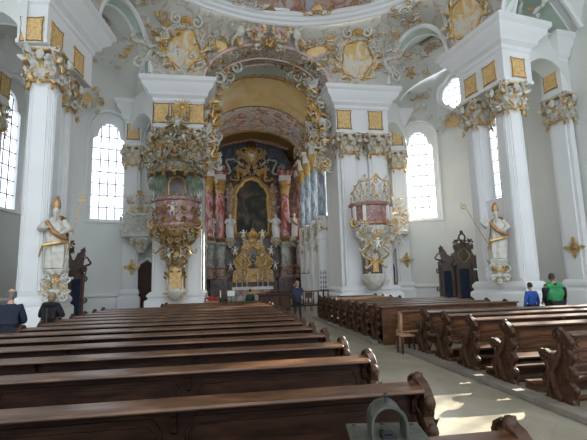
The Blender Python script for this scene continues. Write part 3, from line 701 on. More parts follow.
def person(label,loc,rz,h,mats,pose,hairstyle='short',seated=False,build=1.0,coat=False,vest=False):
    """standing figure facing local +y. mats: skin, hair, top, sleeves, legs, shoes"""
    t=thing('person',label,'person',loc,rz); k=h/1.75; sk,hr,top,slv,leg,sh=mats; B=build
    hip=.93*k if not seated else .50*k; dz=hip-.93*k
    P={'pel':(0,0,hip),'wa':(0,0,1.06*k+dz),'ch':(0,-.01,1.28*k+dz),'nb':(0,0,1.44*k+dz),'nk':(0,.01,1.50*k+dz),'hd':(0,.02,1.58*k+dz)}
    tilt=pose.get('tilt',0)
    for sgn,n in((-1,'l'),(1,'r')):
        P['sh'+n]=(sgn*.18*k*B,-.01,1.40*k+dz); el,wr=pose.get('arm_'+n,((sgn*.26,-.02,1.12),(sgn*.28,.06,.86)))
        P['el'+n]=(el[0]*k,el[1]*k,el[2]*k+dz); P['wr'+n]=(wr[0]*k,wr[1]*k,wr[2]*k+dz)
        P['hp'+n]=(sgn*.09*k,0,hip-.03*k); kn,an=pose.get('leg_'+n,((sgn*.10,.02,.50),(sgn*.10,-.02,.09)))
        P['kn'+n]=tuple(c*k for c in kn); P['an'+n]=tuple(c*k for c in an); P['to'+n]=(P['an'+n][0]*1.15,P['an'+n][1]+.15*k,.045*k)
    names=['pel','wa','ch','nb','nk','hd','shl','ell','wrl','shr','elr','wrr','hpl','knl','anl','tol','hpr','knr','anr','tor']
    J=[P[n] for n in names]; idx={n:i for i,n in enumerate(names)}
    E=[('pel','wa'),('wa','ch'),('ch','nb'),('nb','nk'),('nk','hd'),('ch','shl'),('shl','ell'),('ell','wrl'),('ch','shr'),('shr','elr'),('elr','wrr'),('pel','hpl'),('hpl','knl'),('knl','anl'),('anl','tol'),('pel','hpr'),('hpr','knr'),('knr','anr'),('anr','tor')]
    E=[(idx[a],idx[b]) for a,b in E]
    rad={'pel':(.15,.11),'wa':(.13,.10),'ch':(.155,.115),'nb':(.085,.08),'nk':.052,'hd':.05,'sh':.062,'el':.043,'wr':.028,'hp':.085,'kn':.055,'an':.038,'to':.032}
    def rr(n,add=0,m=1):
        v=rad.get(n) or rad[n[:2]]; v=v if isinstance(v,tuple) else (v,v); return tuple((q*B*k*m+add*k) for q in v)
    R_=[tuple(q*(.68 if n in('ch','wa','pel','shl','shr') else 1) for q in rr(n)) for n in names]
    # hands: palm and five fingers on each wrist
    for n,sgn in(('l',-1),('r',1)):
        w=Vector(P['wr'+n]); e=Vector(P['el'+n]); d=(w-e).normalized(); s=d.cross(Vector((0,1,0))); s=s.normalized() if s.length>.1 else Vector((1,0,0)); c=d.cross(s)
        pi=len(J); J.append(tuple(w+d*.075*k)); R_.append((.026*k,.026*k)); E.append((idx['wr'+n],pi))
        for j,(o,l) in enumerate(((-.030,.065),(-.010,.078),(.010,.074),(.028,.058))):
            a=len(J); J.append(tuple(w+d*(.085+l*.5)*k+s*o*k+c*.010*k)); J.append(tuple(w+d*(.085+l)*k+s*o*k+c*.03*k)); R_+= [(.009*k,)*2,(.007*k,)*2]; E+=[(pi,a),(a,a+1)]
        a=len(J); J.append(tuple(w+d*.05*k+s*-.045*k+c*.012*k)); J.append(tuple(w+d*.085*k+s*-.06*k+c*.025*k)); R_+=[(.011*k,)*2,(.009*k,)*2]; E+=[(pi,a),(a,a+1)]
    hx,hy,hz=P['hd']; turn=pose.get('turn',0); HM=T(hx,hy+.01*k,hz+.06*k)@RZ(turn)@RX(tilt)
    hm=MB(); hm.ball((0,0,.03*k),(.078*k,.098*k,.118*k),HM,16,12); hm.ball((0,.05*k,-.045*k),(.05*k,.045*k,.045*k),HM,10,8)
    hm.tube([(0,.085*k,.045*k),(0,.112*k,.005*k),(0,.095*k,-.005*k)],[.010*k,.016*k,.012*k],6,HM); hm.tube([(-.022*k,.088*k,-.038*k),(0,.098*k,-.036*k),(.022*k,.088*k,-.038*k)],.007*k,5,HM)
    for e in(-1,1): hm.ball((e*.080*k,-.005*k,.015*k),(.012*k,.02*k,.03*k),HM,8,6)
    skinned('body',J,E,R_,sk,t,2,hm)
    cl=MB(); cl.tube([(P['nb'][0]+.072*k*B**.5*math.cos(a),P['nb'][1]+.068*k*B**.5*math.sin(a),P['nb'][2]+.012*k) for a in [2*PI*i/16 for i in range(17)]],.03*k*B,8,cap=False); cl.build('collar',top if not vest else slv,t)
    ey=MB()
    for e in(-1,1): 
        ey=MB(); ey.ball((e*.031*k,.087*k,.035*k),.011*k,HM,8,6); ey.build('eye',EYEM,t)
    ha=MB(); 
    if hairstyle=='short':
        rows=[]
        for i in range(9):
            a=PI*(.0+.56*i/8); rows.append([HM@Vector((.086*k*max(.02,math.sin(a))*math.cos(b),(-.012*k+.104*k*max(.02,math.sin(a))*math.sin(b)),.045*k+.112*k*math.cos(a)-(.05*k if math.sin(b)<-.2 and i==8 else 0)-(-.035*k if math.sin(b)>.5 and i==8 else 0))) for b in [2*PI*j/18 for j in range(18)]])
        ha.grid(rows,closed=True)
    elif hairstyle=='bald':
        rows=[]
        for i in range(4):
            z=.085*k-.042*k*i; rows.append([HM@Vector((.086*k*math.cos(b),-.01*k+.104*k*math.sin(b),z)) for b in [PI+ -.15+ (PI+.3)*j/14 for j in range(15)]])
        ha.grid(rows); rows2=[[r_+ (HM.to_3x3()@Vector((0,-.012*k,0))) for r_ in rr_] for rr_ in rows]; ha.grid(rows2)
    else:   # bob
        ha.ball((0,-.018*k,.035*k),(.100*k,.108*k,.120*k),HM,16,12); ha.ball((0,-.045*k,-.045*k),(.088*k,.070*k,.075*k),HM,14,8)
    ha.build('hair',hr,t,smooth=80)
    # torso garment, sleeves, trousers, shoes
    low=[('pel','wa'),('wa','ch'),('ch','nb')]
    tn=['pel','wa','ch','nb','shl','shr']; TJ=[P[n] for n in tn]; TR=[rr('pel',.03,1.02),rr('wa',.03,1.05),rr('ch',.045,1.08),(.10*k*B,.09*k*B),rr('shl',.032,1.1),rr('shr',.032,1.1)]; TE=[(0,1),(1,2),(2,3),(2,4),(2,5)]
    if coat: TJ.append((0,0,hip-.22*k)); TR.append((.19*k*B,.14*k*B)); TE.append((0,6))
    if not vest:
        for n in 'lr':
            a=len(TJ); TJ+=[P['el'+n],P['wr'+n]]; TR+=[rr('el',.018),rr('wr',.016)]; TE+=[(4 if n=='l' else 5,a),(a,a+1)]
        skinned('coat' if coat else 'jacket',TJ,TE,TR,top,t,2)
    else:
        skinned('shirt',TJ,TE,[tuple(q*.97 for q in r_) for r_ in TR],slv,t,2)
        VJ=list(TJ); VJ[3]=(0,-.01*k,1.40*k+dz); VJ[4]=tuple(Vector(P['ch']).lerp(Vector(P['shl']),.82)); VJ[5]=tuple(Vector(P['ch']).lerp(Vector(P['shr']),.82))
        skinned('quilted_vest',VJ,TE,[tuple(q*1.12 for q in r_) for r_ in TR[:3]]+[(.13*k*B,.11*k*B),rr('shl',.05,1.15),rr('shr',.05,1.15)],top,t,2)
        for n in 'lr': skinned('sleeve',[P['sh'+n],P['el'+n],P['wr'+n]],[(0,1),(1,2)],[rr('sh',.03,1.1),rr('el',.016),rr('wr',.012)],slv,t,2)
        q=MB()
        for n in 'lr': sv_=Vector(P['sh'+n]); nv_=Vector(P['nb']); q.tube([nv_+Vector((0,0,-.03*k)),nv_.lerp(sv_,.5)+Vector((0,0,-.005*k)),nv_.lerp(sv_,.95)+Vector((0,0,-.015*k))],[.085*k*B,.088*k*B,.07*k*B],10)
        q.build('shoulder_yoke',top,t); q=MB()
        for i in range(7): 
            z=(1.0+.062*i)*k+dz; q.tube([(.165*k*B*math.cos(a),-.01+.125*k*B*math.sin(a),z) for a in [2*PI*j/20 for j in range(21)]],.008*k,4,cap=False)
        q.build('quilting_seam',top,t)
    pj=[P[n] for n in('pel','hpl','knl','anl','hpr','knr','anr')]
    skinned('trousers',pj,[(0,1),(1,2),(2,3),(0,4),(4,5),(5,6)],[rr('pel',.015),rr('hp',.01),rr('kn',.012),rr('an',.018),rr('hp',.01),rr('kn',.012),rr('an',.018)],leg,t,2)
    for n in 'lr':
        m=MB(); a=Vector(P['an'+n]); b=Vector(P['to'+n]); m.tube([a+Vector((0,-.05*k,-.03*k)),a+Vector((0,0,-.035*k)),b+Vector((0,-.03*k,0)),b+Vector((0,.04*k,0))],[.04*k,.052*k,.046*k,.02*k],10); m.build('shoe',sh,t)
    return t
down=lambda s,x=.24:((s*x,-.03,1.12),(s*(x+.02),.05,.88))
fold=lambda s:((s*.27,.02,1.10),(s*.06,.24,1.10))
person('balding grey-haired man in a dark navy coat standing at the left edge, seen from behind',(-4.30,9.45,0),.15,1.72,(SKIN,HGREY,NAVY,NAVY,BLK,BLK),{'arm_l':fold(-1),'arm_r':fold(1),'turn':.25,'tilt':-.1},'bald',build=1.0,coat=True)
w1=person('blond woman in a dark hooded jacket standing left, below the bishop statue',(-4.25,11.35,0),-.2,1.60,(SKIN,HBLND,BLK,BLK,BLK,BLK),{'arm_l':((-.33,.02,1.14),(-.12,.22,1.22)),'arm_r':((.33,.02,1.14),(.12,.22,1.22)),'tilt':-.15},'bob',build=1.1,coat=True)
m=MB(); k=1.6/1.75; m.tube([(.17*math.cos(a)*k,(-.02+.12*math.sin(a))*k,(1.46-.02*math.sin(a))*k) for a in [2*PI*i/18 for i in range(19)]],.062*k,8,cap=False); m.build('hood',BLK,w1)
m=MB(); m.box(.03,-.20,1.12*k,.03,.03,.55*k); m.build('bag_strap',simple('dark_strap',(.03,.03,.035),.6),w1)
person('man in a green quilted vest over black sleeves standing at the right behind a pew',(9.5,11.15,0),-.15,1.74,(SKIND,HDARK,GRNV,BLK,BLK,BLK),{'arm_r':((.34,.05,1.14),(.42,.20,.98)),'arm_l':((-.25,.02,1.12),(-.22,.2,.98)),'turn':-.7},'short',build=1.35,vest=True)
person('child in a royal blue jacket standing left of the man in the green vest',(9.38,11.95,0),0,1.48,(SKIN,HDARK,BLUJ,BLUJ,NAVY,BLK),{},'short',build=.95)
ph=person('woman in slate blue top and black trousers photographing in the aisle with raised arms',(3.02,18.0,0),.05,1.70,(SKIN,HBLND,SLATE,SLATE,BLK,BLK),{'arm_l':((-.27,.16,1.34),(-.09,.26,1.56)),'arm_r':((.27,.16,1.34),(.09,.26,1.56)),'leg_l':((-.09,.07,.50),(-.09,.10,.08)),'leg_r':((.09,.01,.50),(.09,-.16,.11))},'bob',build=.95)
tag((lambda q:(q.box(3.02,18.33,1.55,.12,.03,.075),q.lathe([(.025,0),(.025,.04)],10,None,T(3.02,18.33,1.55)@RX(-PI/2)),q)[2])(MB()).build('camera',IRON,smooth=0,bev=.004),'small dark camera held up by the woman in the aisle','camera')
person('seated person in a dark green coat before the altar, beside the dark table',(1.42,25.6,.0),0,1.66,(SKIN,HDARK,DGRN,DGRN,BLK,BLK),{'arm_l':((-.25,.1,1.16),(-.1,.34,1.0)),'arm_r':((.25,.1,1.16),(.1,.34,1.0)),'leg_l':((-.10,.42,.52),(-.10,.42,.09)),'leg_r':((.10,.42,.52),(.10,.42,.09))},'short',seated=True)
t=thing('stool','dark stool under the seated person in green','stool',(1.42,25.6,0))
m=MB(); m.box(0,0,.36,.42,.42,.04); m.build('seat',WOOD,t,bev=.005)
for x,y in((-.18,-.18),(.18,-.18),(-.18,.18),(.18,.18)): m=MB(); m.box(x,y,.17,.04,.04,.34); m.build('leg',WOOD,t,smooth=0)

# ================================================================ RICH FURNISHINGS
def on_drum(tg,prof_r,ang,z):          # frame on a round body, facing outward (angle 0 = towards -y)
    r=prof_r(z); return T(r*math.sin(ang),-r*math.cos(ang),z)@RZ(ang)
def robe_figure(name,label,cat,loc,rz,h,mat,gilt,seed,arm=1,mitre=False,staff=None,bare=False,group=None):
    """carved standing figure in draped robes, facing local -y"""
    t=thing(name,label,cat,loc,rz,group); k=h/1.8; r=random.Random(seed); ph=r.uniform(0,6)
    b=MB(); rows=[]
    for i in range(13):
        u=i/12; z=u*1.42*k; w=(.245-.075*u+.05*math.sin(u*PI))*k; sw=.05*k*math.sin(u*3+ph); row=[]
        if u>.86: w*=(1-(u-.86)*3.2)
        for j in range(28):
            a=2*PI*j/28; f=1+.16*(1-u*.7)*math.sin(a*7+ph+u*2.2)+.05*math.sin(a*13+u*5); row.append((w*f*math.cos(a)+sw,w*.72*f*math.sin(a),z))
        rows.append(row)
    b.grid(rows,closed=True); b.add(rows[0],[tuple(range(28))])
    b.ball((0,-.02*k,1.60*k),(.095*k,.11*k,.13*k),None,14,10); b.tube([(0,0,1.38*k),(0,-.01*k,1.52*k)],.06*k,8); b.tube([(0,-.12*k,1.63*k),(0,-.145*k,1.585*k)],.018*k,5)
    L_=[(-.2*k,0,1.34*k),(-.34*k,-.08*k,1.08*k),(-.22*k,-.28*k,1.10*k)] if arm>0 else [(-.2*k,0,1.34*k),(-.38*k,-.05*k,1.16*k),(-.52*k,-.2*k,1.28*k)]
    R2=[(.2*k,0,1.34*k),(.34*k,-.06*k,1.08*k),(.20*k,-.26*k,.98*k)]
    for A in (L_,R2):
        b.tube(A,[.095*k,.11*k,.05*k],9)
        e=Vector(A[2]); d=(e-Vector(A[1])).normalized(); b.ball(tuple(e+d*.03*k),(.04*k,.04*k,.04*k),None,8,6)
        for q in range(5): s=Vector((.016*(q-2)*k,0,.004*k)); b.tube([e+s+d*.03*k,e+s*1.2+d*(.085-.004*abs(q-2))*k,e+s*1.2+d*.10*k+Vector((0,0,-.02*k))],.009*k,5)
    b.build('figure',mat,t,smooth=50)
    c=MB()   # mantle falling over one shoulder
    rows=[]
    for i in range(9):
        u=i/8; row=[]
        for j in range(9):
            v=j/8; a=PI*(.05+.62*v)+u*.3; w=(.24+.14*u)*k*(1+.12*math.sin(v*14+ph)); row.append((w*math.cos(a)*1.05,w*.8*math.sin(a)+.02*k,(1.40-1.05*u+.12*math.sin(v*PI))*k))
        rows.append(row)
    c.grid(rows); c.tube([(-.22*k,-.12*k,1.3*k),(-.05*k,-.25*k,1.0*k),(.16*k,-.24*k,.86*k),(.3*k,-.05*k,.82*k)],[.05*k,.075*k,.08*k,.05*k],7)
    c.build('mantle',gilt,t,smooth=60)
    if mitre:
        m=MB(); m.lathe([(.100*k,1.66*k),(.118*k,1.74*k),(.105*k,1.86*k),(.05*k,1.98*k),(.005*k,2.04*k)],14,M=T(0,-.01*k,0)@SC(1,.75,1)); m.build('mitre',gilt,t)
        m=MB(); m.grid([[(x*k,-.12*k,z*k) for x,z in ((-.07,1.53),(-.05,1.45),(-.03,1.36))],[(0,-.17*k,1.52*k),(0,-.18*k,1.42*k),(0,-.16*k,1.28*k)],[(x*k,-.12*k,z*k) for x,z in ((.07,1.53),(.05,1.45),(.03,1.36))]]); m.build('beard',mat,t)
        m=MB(); m.tube([(-.36*k,-.1*k,.3*k),(-.28*k,-.24*k,.62*k),(.12*k,-.27*k,.70*k),(.30*k,-.16*k,.72*k)],[.02*k,.05*k,.05*k,.03*k],6); m.build('gilded_sash',GOLD,t)
    if staff:
        x0,z0,x1,z1,kind=staff; m=MB(); m.tube([(x0*k,-.26*k,z0*k),(x1*k,-.30*k,z1*k)],.016*k,6)
        M=T(x1*k,-.30*k,z1*k)@RY(math.atan2(x1-x0,z1-z0))
        if kind=='crook': scroll(m,M@T(-.02*k,0,.13*k),.13*k,.022*k,1.3,-1,16,6)
        else:
            for z,w in ((.0,.12),(.09,.09),(.17,.05)): m.tube([(-w*k,0,z*k),(w*k,0,z*k)],.014*k,5,M)
            m.tube([(0,0,-.02*k),(0,0,.24*k)],.014*k,5,M)
        m.build('staff',GOLD,t)
    return t
def bracket(label,loc,fx,fy,w,h,seed):
    t=thing('statue_bracket',label,'bracket',loc,math.atan2(fx,-fy))
    b=MB(); b.lathe([(.04,-h),(w*.16,-h*.95),(w*.22,-h*.7),(w*.34,-h*.45),(w*.30,-h*.3),(w*.46,-h*.12),(w*.52,-.04),(w*.52,0)],20,a0=PI,a1=2*PI,cap=False); b.add([(w*.52*math.cos(PI+PI*i/20),w*.52*math.sin(PI+PI*i/20),0) for i in range(21)],[tuple(range(21))]); b.build('console',STUC,t)
    a=MB();g=MB()
    for e in(-1,1): sscroll(a,T(e*w*.36,-.2,-h*.5),h*.7,w*.05,e); scroll(a,T(e*w*.3,-.35,-h*.25),w*.16,w*.04,1.3,e); leaf(g,T(e*w*.16,-.4,-h*.6)@RY(e*.4),h*.3,w*.18)
    rocaille(a,g,T(0,-.36,-h*.55),w*.8,h*.9,seed,10,.42,.3); flower(g,T(0,-.5,-h*.4),w*.14)
    a.build('stucco_scrollwork',STUC,t); g.build('gilding',GOLD,t); return t
COPPER=simple('coppery_gilding',(.42,.24,.12),.45,.5,noise=.3,scale=5)
# bishops on the nave pillars
robe_figure('bishop_statue','white bishop statue with gilded mitre and long cross staff, on the left nave pillar','statue',(-6.2,16.55,2.42),.35,2.36,STUC,COPPER,1,arm=1,mitre=True,staff=(.30,.35,.62,1.9,'cross'))
bracket('white and gilt rococo bracket under the bishop statue on the left pillar',(-6.2,16.8,2.40),.35,-1,.85,1.1,5)
robe_figure('bishop_statue','white bishop statue with gilded mitre and curled crozier, on the right nave pillar','statue',(12.5,17.75,2.5),-.45,2.36,STUC,COPPER,2,arm=-1,mitre=True,staff=(-.38,.55,-.98,1.80,'crook'))
bracket('white and gilt rococo bracket under the bishop statue on the right pillar',(12.5,17.95,2.48),-.45,-1,.88,1.2,6)
# ---- pulpit on the left pier
t=thing('pulpit','richly gilded pulpit with towering crown canopy on the left chancel pier','pulpit',(-2.72,24.25,0))
rb=lambda z:{0:0}.get(z) or (1.28 if z>4.9 else 1.28-(4.9-z)*.50)
b=MB(); b.lathe([(1.30,6.45),(1.38,6.40),(1.36,6.28),(1.24,6.2),(1.20,5.1),(1.34,5.0),(1.36,4.85),(1.2,4.7)],28,a0=PI*.98,a1=PI*2.02,cap=False); b.build('parapet',ROSE,t)
b=MB(); b.lathe([(1.2,4.72),(1.22,4.4),(.95,4.0),(.6,3.7),(.5,3.3),(.62,3.0),(.45,2.5),(.34,2.1)],24,a0=PI*.98,a1=PI*2.02,cap=False); b.build('bowl',SHADE_GILT,t)
c=MB();g=MB();w_=MB()
for i in range(7):
    an=-1.35+i*.45
    for z,s in ((5.65,.42),(5.0,.36)): 
        F=on_drum(g,rb,an,z); (scroll(g,F,s*.6,s*.12,1.3,1 if i%2 else -1)); leaf(g,F@RY(rnd.uniform(-1,1)),s,s*.5)
    F=T(1.34*math.sin(an),-1.34*math.cos(an),6.36)@RZ(an); scroll(c,F,.2,.05,1.2,1 if i%2 else -1); leaf(g,F,.3,.16)
rocaille(c,g,T(0,-1.15,4.5),2.3,1.0,11,26,.5,.7); rocaille(c,g,T(0,-.75,3.5),1.5,1.5,12,26,.5,.6); rocaille(c,g,T(0,-.5,2.5),1.0,1.1,13,14,.45,.8)
for e in(-1,1):
    sscroll(g,T(e*.95,-.75,4.15),1.7,.09,e); scroll(g,T(e*1.15,-.7,4.95),.36,.09,1.4,e); scroll(g,T(e*.55,-.55,3.3),.3,.07,1.4,e)
g.build('gilding',SHADE_GILT,t); c.build('stucco_scrollwork',SHADE_SILV,t)
def putto(tg,M,s):
    tg.ball((0,0,.0),(.16*s,.13*s,.24*s),M,8,6); tg.ball((0,-.03*s,.34*s),.12*s,M,8,6)
    for e in(-1,1): tg.tube([(e*.13*s,0,.14*s),(e*.3*s,-.08*s,.2*s),(e*.36*s,-.14*s,.38*s if e>0 else .05*s)],[.06*s,.05*s,.03*s],6,M); tg.tube([(e*.08*s,0,-.18*s),(e*.16*s,-.16*s,-.32*s),(e*.12*s,-.02*s,-.58*s)],[.085*s,.07*s,.03*s],6,M)
for i,(x,y,z,s) in enumerate(((-.1,-1.35,5.75,.7),(.62,-1.05,4.55,.75),(-.35,-.7,3.3,.75),(.3,-.65,3.15,.6))): p=MB(); putto(p,T(x,y,z),s); p.build('putto',STUC,t)
b=MB(); b.prism([(-.36,1.4),(.36,1.4),(.30,2.9),(-.30,2.9)],-.5,.6); b.build('pedestal_panel',GPAN,t,bev=.02)
b=MB(); b.lathe([(.05,.75),(.3,.85),(.5,1.05),(.62,1.3),(.55,1.45)],16,a0=PI,a1=2*PI,cap=False); a_=MB(); rocaille(b,a_,T(0,-.45,1.2),1.1,.8,14,12,.4,.25); b.build('console',STUC,t); a_.build('console_gilding',GOLD,t)
# back door and drapery between body and canopy
b=MB(); b.prism([(-.42,6.45),(.42,6.45),(.42,7.35),(.3,7.6),(0,7.7),(-.3,7.6),(-.42,7.35)],-.3,.5); b.build('back_panel',DARKM,t)
b=MB(); b.tube([(-.46,-.33,6.45),(-.46,-.33,7.35),(-.32,-.33,7.64),(0,-.33,7.76),(.32,-.33,7.64),(.46,-.33,7.35),(.46,-.33,6.45)],.06,6); b.build('door_frame',GOLD,t)
DRAP=simple('sea_green_drapery',(.16,.19,.13),.6,noise=.4,scale=5,bmp=.2)
for e in(-1,1):
    b=MB()
    for j in range(5): b.tube([(e*(.55+.12*j),-.45,8.0),(e*(.75+.16*j),-.55-.05*(j%2),7.2),(e*(.95+.12*j),-.35,6.55+.1*j)],[.08,.12,.04],6)
    b.build('drapery',DRAP,t)
b=MB(); b.lathe([(1.55,7.75),(1.62,7.85),(1.52,8.0),(1.35,8.1),(1.3,8.35),(1.0,8.6),(.7,9.1),(.75,9.5),(.5,9.8),(.3,10.4),(.2,10.8)],28,a0=PI*.95,a1=PI*2.05,cap=False); b.add([(1.55*math.cos(a),1.55*math.sin(a),7.76) for a in [PI+PI*i/20 for i in range(21)]],[tuple(range(21))]); b.build('canopy',SHADE_SILV,t)
c=MB();g=MB()
for i in range(9):
    an=-1.5+i*.375; F=T(1.58*math.sin(an),-1.58*math.cos(an),7.85)@RZ(an); scroll(g,F,.24,.06,1.3,1 if i%2 else -1); leaf(g,F@T(0,0,-.1)@RY(PI),.35,.2); leaf(c,F@T(0,0,.1),.35,.2); shell(g,F@T(0,-.03,-.02),.13)
rocaille(c,g,T(0,-1.35,8.7),2.9,1.1,21,34,.62,.65); rocaille(c,g,T(0,-.95,9.6),2.0,1.3,22,30,.58,.6); rocaille(c,g,T(0,-.6,10.5),1.0,1.2,23,16,.5,.6)
for e in(-1,1): sscroll(g,T(e*.95,-.9,9.1)@RY(e*-.35),1.9,.09,e); sscroll(g,T(e*.4,-.7,10.1)@RY(e*-.3),1.3,.07,e); sscroll(c,T(e*1.35,-.7,8.6)@RY(-e*.2),1.4,.08,e)
g.build('canopy_gilding',SHADE_GILT,t); c.build('canopy_scrollwork',SHADE_SILV,t)
for x,y,z,s in ((-.8,-1.3,8.75,.85),(.75,-1.25,8.8,.85),(-.3,-1.0,9.7,.75),(.4,-.9,9.9,.7),(0,-.7,10.8,.8)): p=MB(); putto(p,T(x,y,z),s); p.build('putto',STUC,t)
# ---- gallery pulpit on the right pier
t=thing('gallery_pulpit','rose marble gallery pulpit with pierced gilded crest on the right chancel pier','pulpit',(8.68,24.15,0))
b=MB(); b.lathe([(1.28,6.18),(1.36,6.12),(1.34,6.0),(1.2,5.95),(1.17,5.1),(1.28,5.02),(1.30,4.88),(1.15,4.78)],28,a0=PI*.98,a1=PI*2.02,cap=False); b.build('parapet',ROSE,t)
for an in (-1.2,-.62,.62,1.2): 
    F=T(1.2*math.sin(an),-1.2*math.cos(an),5.53)@RZ(an); m=MB(); m.box(0,-.02,0,.2,.14,.95,F); m.build('pilaster_strip',MARW,t,bev=.015)
b=MB(); b.lathe([(1.15,4.8),(1.2,4.6),(1.05,4.2),(.8,3.95),(.62,3.6),(.5,3.3),(.42,2.3)],24,a0=PI*.98,a1=PI*2.02,cap=False); b.build('bowl',STUC,t)
c=MB();g=MB()
rocaille(c,g,T(0,-1.12,4.6),2.5,.8,31,26,.5,.5); rocaille(c,g,T(0,-.8,3.9),1.7,1.0,32,24,.5,.5); rocaille(c,g,T(0,-.55,3.1),1.0,1.1,33,14,.4,.6)
for e in(-1,1): sscroll(c,T(e*.85,-.7,4.0),1.5,.09,e); scroll(g,T(e*1.2,-.6,4.95),.32,.08,1.4,e); sscroll(g,T(e*.52,-.5,2.9),1.3,.06,e)
for i in range(7): an=-1.35+.45*i; F=T(1.3*math.sin(an),-1.3*math.cos(an),4.98)@RZ(an); scroll(g,F,.16,.04,1.2,1 if i%2 else -1); F=T(1.3*math.sin(an),-1.3*math.cos(an),6.12)@RZ(an); shell(g,F,.12)
c.build('stucco_scrollwork',STUC,t); g.build('gilding',GOLD,t)
g=MB();c=MB(); w_=MB()     # pierced crest following the curve
for row,(z,n) in enumerate(((6.4,11),(6.72,10),(7.05,8),(7.35,5),(7.6,3))):
    for i in range(n):
        mx_=1.35*(1-.12*row) if row<3 else .75-.2*(row-3); an=(-1+2*i/(n-1))*mx_; F=T(1.26*math.sin(an),-1.26*math.cos(an),z)@RZ(an); tg=g if (i+row)%2 else c
        scroll(tg,F,.17,.035,1.25,1 if an>0 else -1); leaf(g if (i+row)%3 else c,F@RY(rnd.uniform(-.8,.8)),.24,.12)
for e in(-1,1): g.tube([(1.28*math.sin(e*a),-1.28*math.cos(e*a),6.9+.9*(1-a/1.4)**1.3-.15*math.sin(a*6)) for a in [1.4*i/14 for i in range(15)]],.04,5)
c.build('crest_scrollwork',STUC,t); g.build('crest_gilding',GOLD,t)
p=MB(); putto(p,T(0,-1.0,3.75),.75); p.build('putto',MARW,t)
b=MB(); b.prism([(-.42,1.95),(.42,1.95),(.36,3.0),(-.36,3.0)],-.42,.6); b.build('niche_panel',DARKM,t,bev=.02); b=MB(); b.prism(wavy(.34,.8,.06),-.46,-.4,T(0,0,2.5)); b.build('gilded_relief',GOLD,t)
b=MB(); b.lathe([(.05,1.0),(.35,1.1),(.5,1.3),(.68,1.65),(.72,1.9),(.6,2.0)],18,a0=PI,a1=2*PI,cap=False); g=MB(); rocaille(b,g,T(0,-.55,1.6),1.3,.7,34,12,.4,.2); b.build('console',STUC,t); g.build('console_gilding',GOLD,t)
# ---- oratory balconies in the passages behind the piers
def balcony(label,x,y,w,seed):
    t=thing('oratory_balcony',label,'balcony',(x,y,0))
    b=MB(); b.sweep([(0,4.6),(.15,4.7),(.2,4.95),(.05,5.0),(.02,6.0),(.12,6.05),(.12,6.15),(0,6.2)],[(-w/2,1.2),(-w/2,-.3),(-w/4,-.55),(w/4,-.55),(w/2,-.3),(w/2,1.2)],side=1); b.build('parapet',STUC,t)
    c=MB();g=MB(); rocaille(c,g,T(0,-.72,5.5),w*1.05,1.1,seed,26,.5,.3); rocaille(c,g,T(0,-.5,6.7),w*.85,1.3,seed+1,24,.55,.3); rocaille(c,g,T(0,-.5,4.4),w*.6,.9,seed+2,14,.42,.1); c.build('stucco_scrollwork',STUC,t); g.build('gilding',GOLD,t)
    b=MB(); b.lathe([(w*.12,3.7),(w*.2,4.1),(w*.4,4.5),(w*.5,4.7)],14,a0=PI,a1=2*PI,cap=False,M=SC(1,.7,1)); b.build('console',STUC,t)
balcony('white stucco oratory balcony in the passage left of the pulpit pier',-5.35,27.9,2.0,41)
balcony('white stucco oratory balcony beside the right gallery pier',11.55,27.9,1.8,44)
for lab,x in (('dark arched wooden door below the left oratory balcony',-5.1),('dark wooden door in the passage right of the gallery pier',11.35)):
    t=thing('side_door',lab,'door',(x,28.9,0)); b=MB(); b.prism([(-.6,0),(.6,0),(.6,2.5),(.4,3.0),(0,3.25),(-.4,3.0),(-.6,2.5)],-.1,.0); b.build('door_leaf',CARVE,t)
    b=MB(); b.tube([(-.68,-.1,0),(-.68,-.1,2.5),(-.45,-.1,3.1),(0,-.1,3.4),(.45,-.1,3.1),(.68,-.1,2.5),(.68,-.1,0)],.09,6); b.build('door_frame',WHITE,t)
# ---- gold apostle crosses
def cross(label,x,y,z,fx,fy):
    t=thing('apostle_cross',label,'cross',(x,y,z),math.atan2(fx,-fy),'gilded apostle crosses'); m=MB()
    for k in range(4):
        m.prism([(-.05,.0),(.05,.0),(.09,.42),(0,.55),(-.09,.42)],-.06,0,RY(k*PI/2))
        for a in(-.25,0,.25): m.prism([(-.02,.1),(.02,.1),(0,.36)],-.03,0,RY(k*PI/2+PI/4+a))
    m.build('cross_arms',GOLD,t,smooth=0); m=MB(); m.lathe([(.15,0),(.15,.05),(.10,.08),(.02,.09)],16,M=RX(PI/2)); m.build('boss',GOLDD,t)
cross('gold apostle cross on the wall under the left oratory balcony',-5.95,28.3,2.85,0,-1)
cross('gold apostle cross on the wall beside the right gallery pier',12.6,28.1,2.95,0,-1)
cross('gold apostle cross on the pilaster at the far right',17.0,18.3,3.0,-1,-.3)
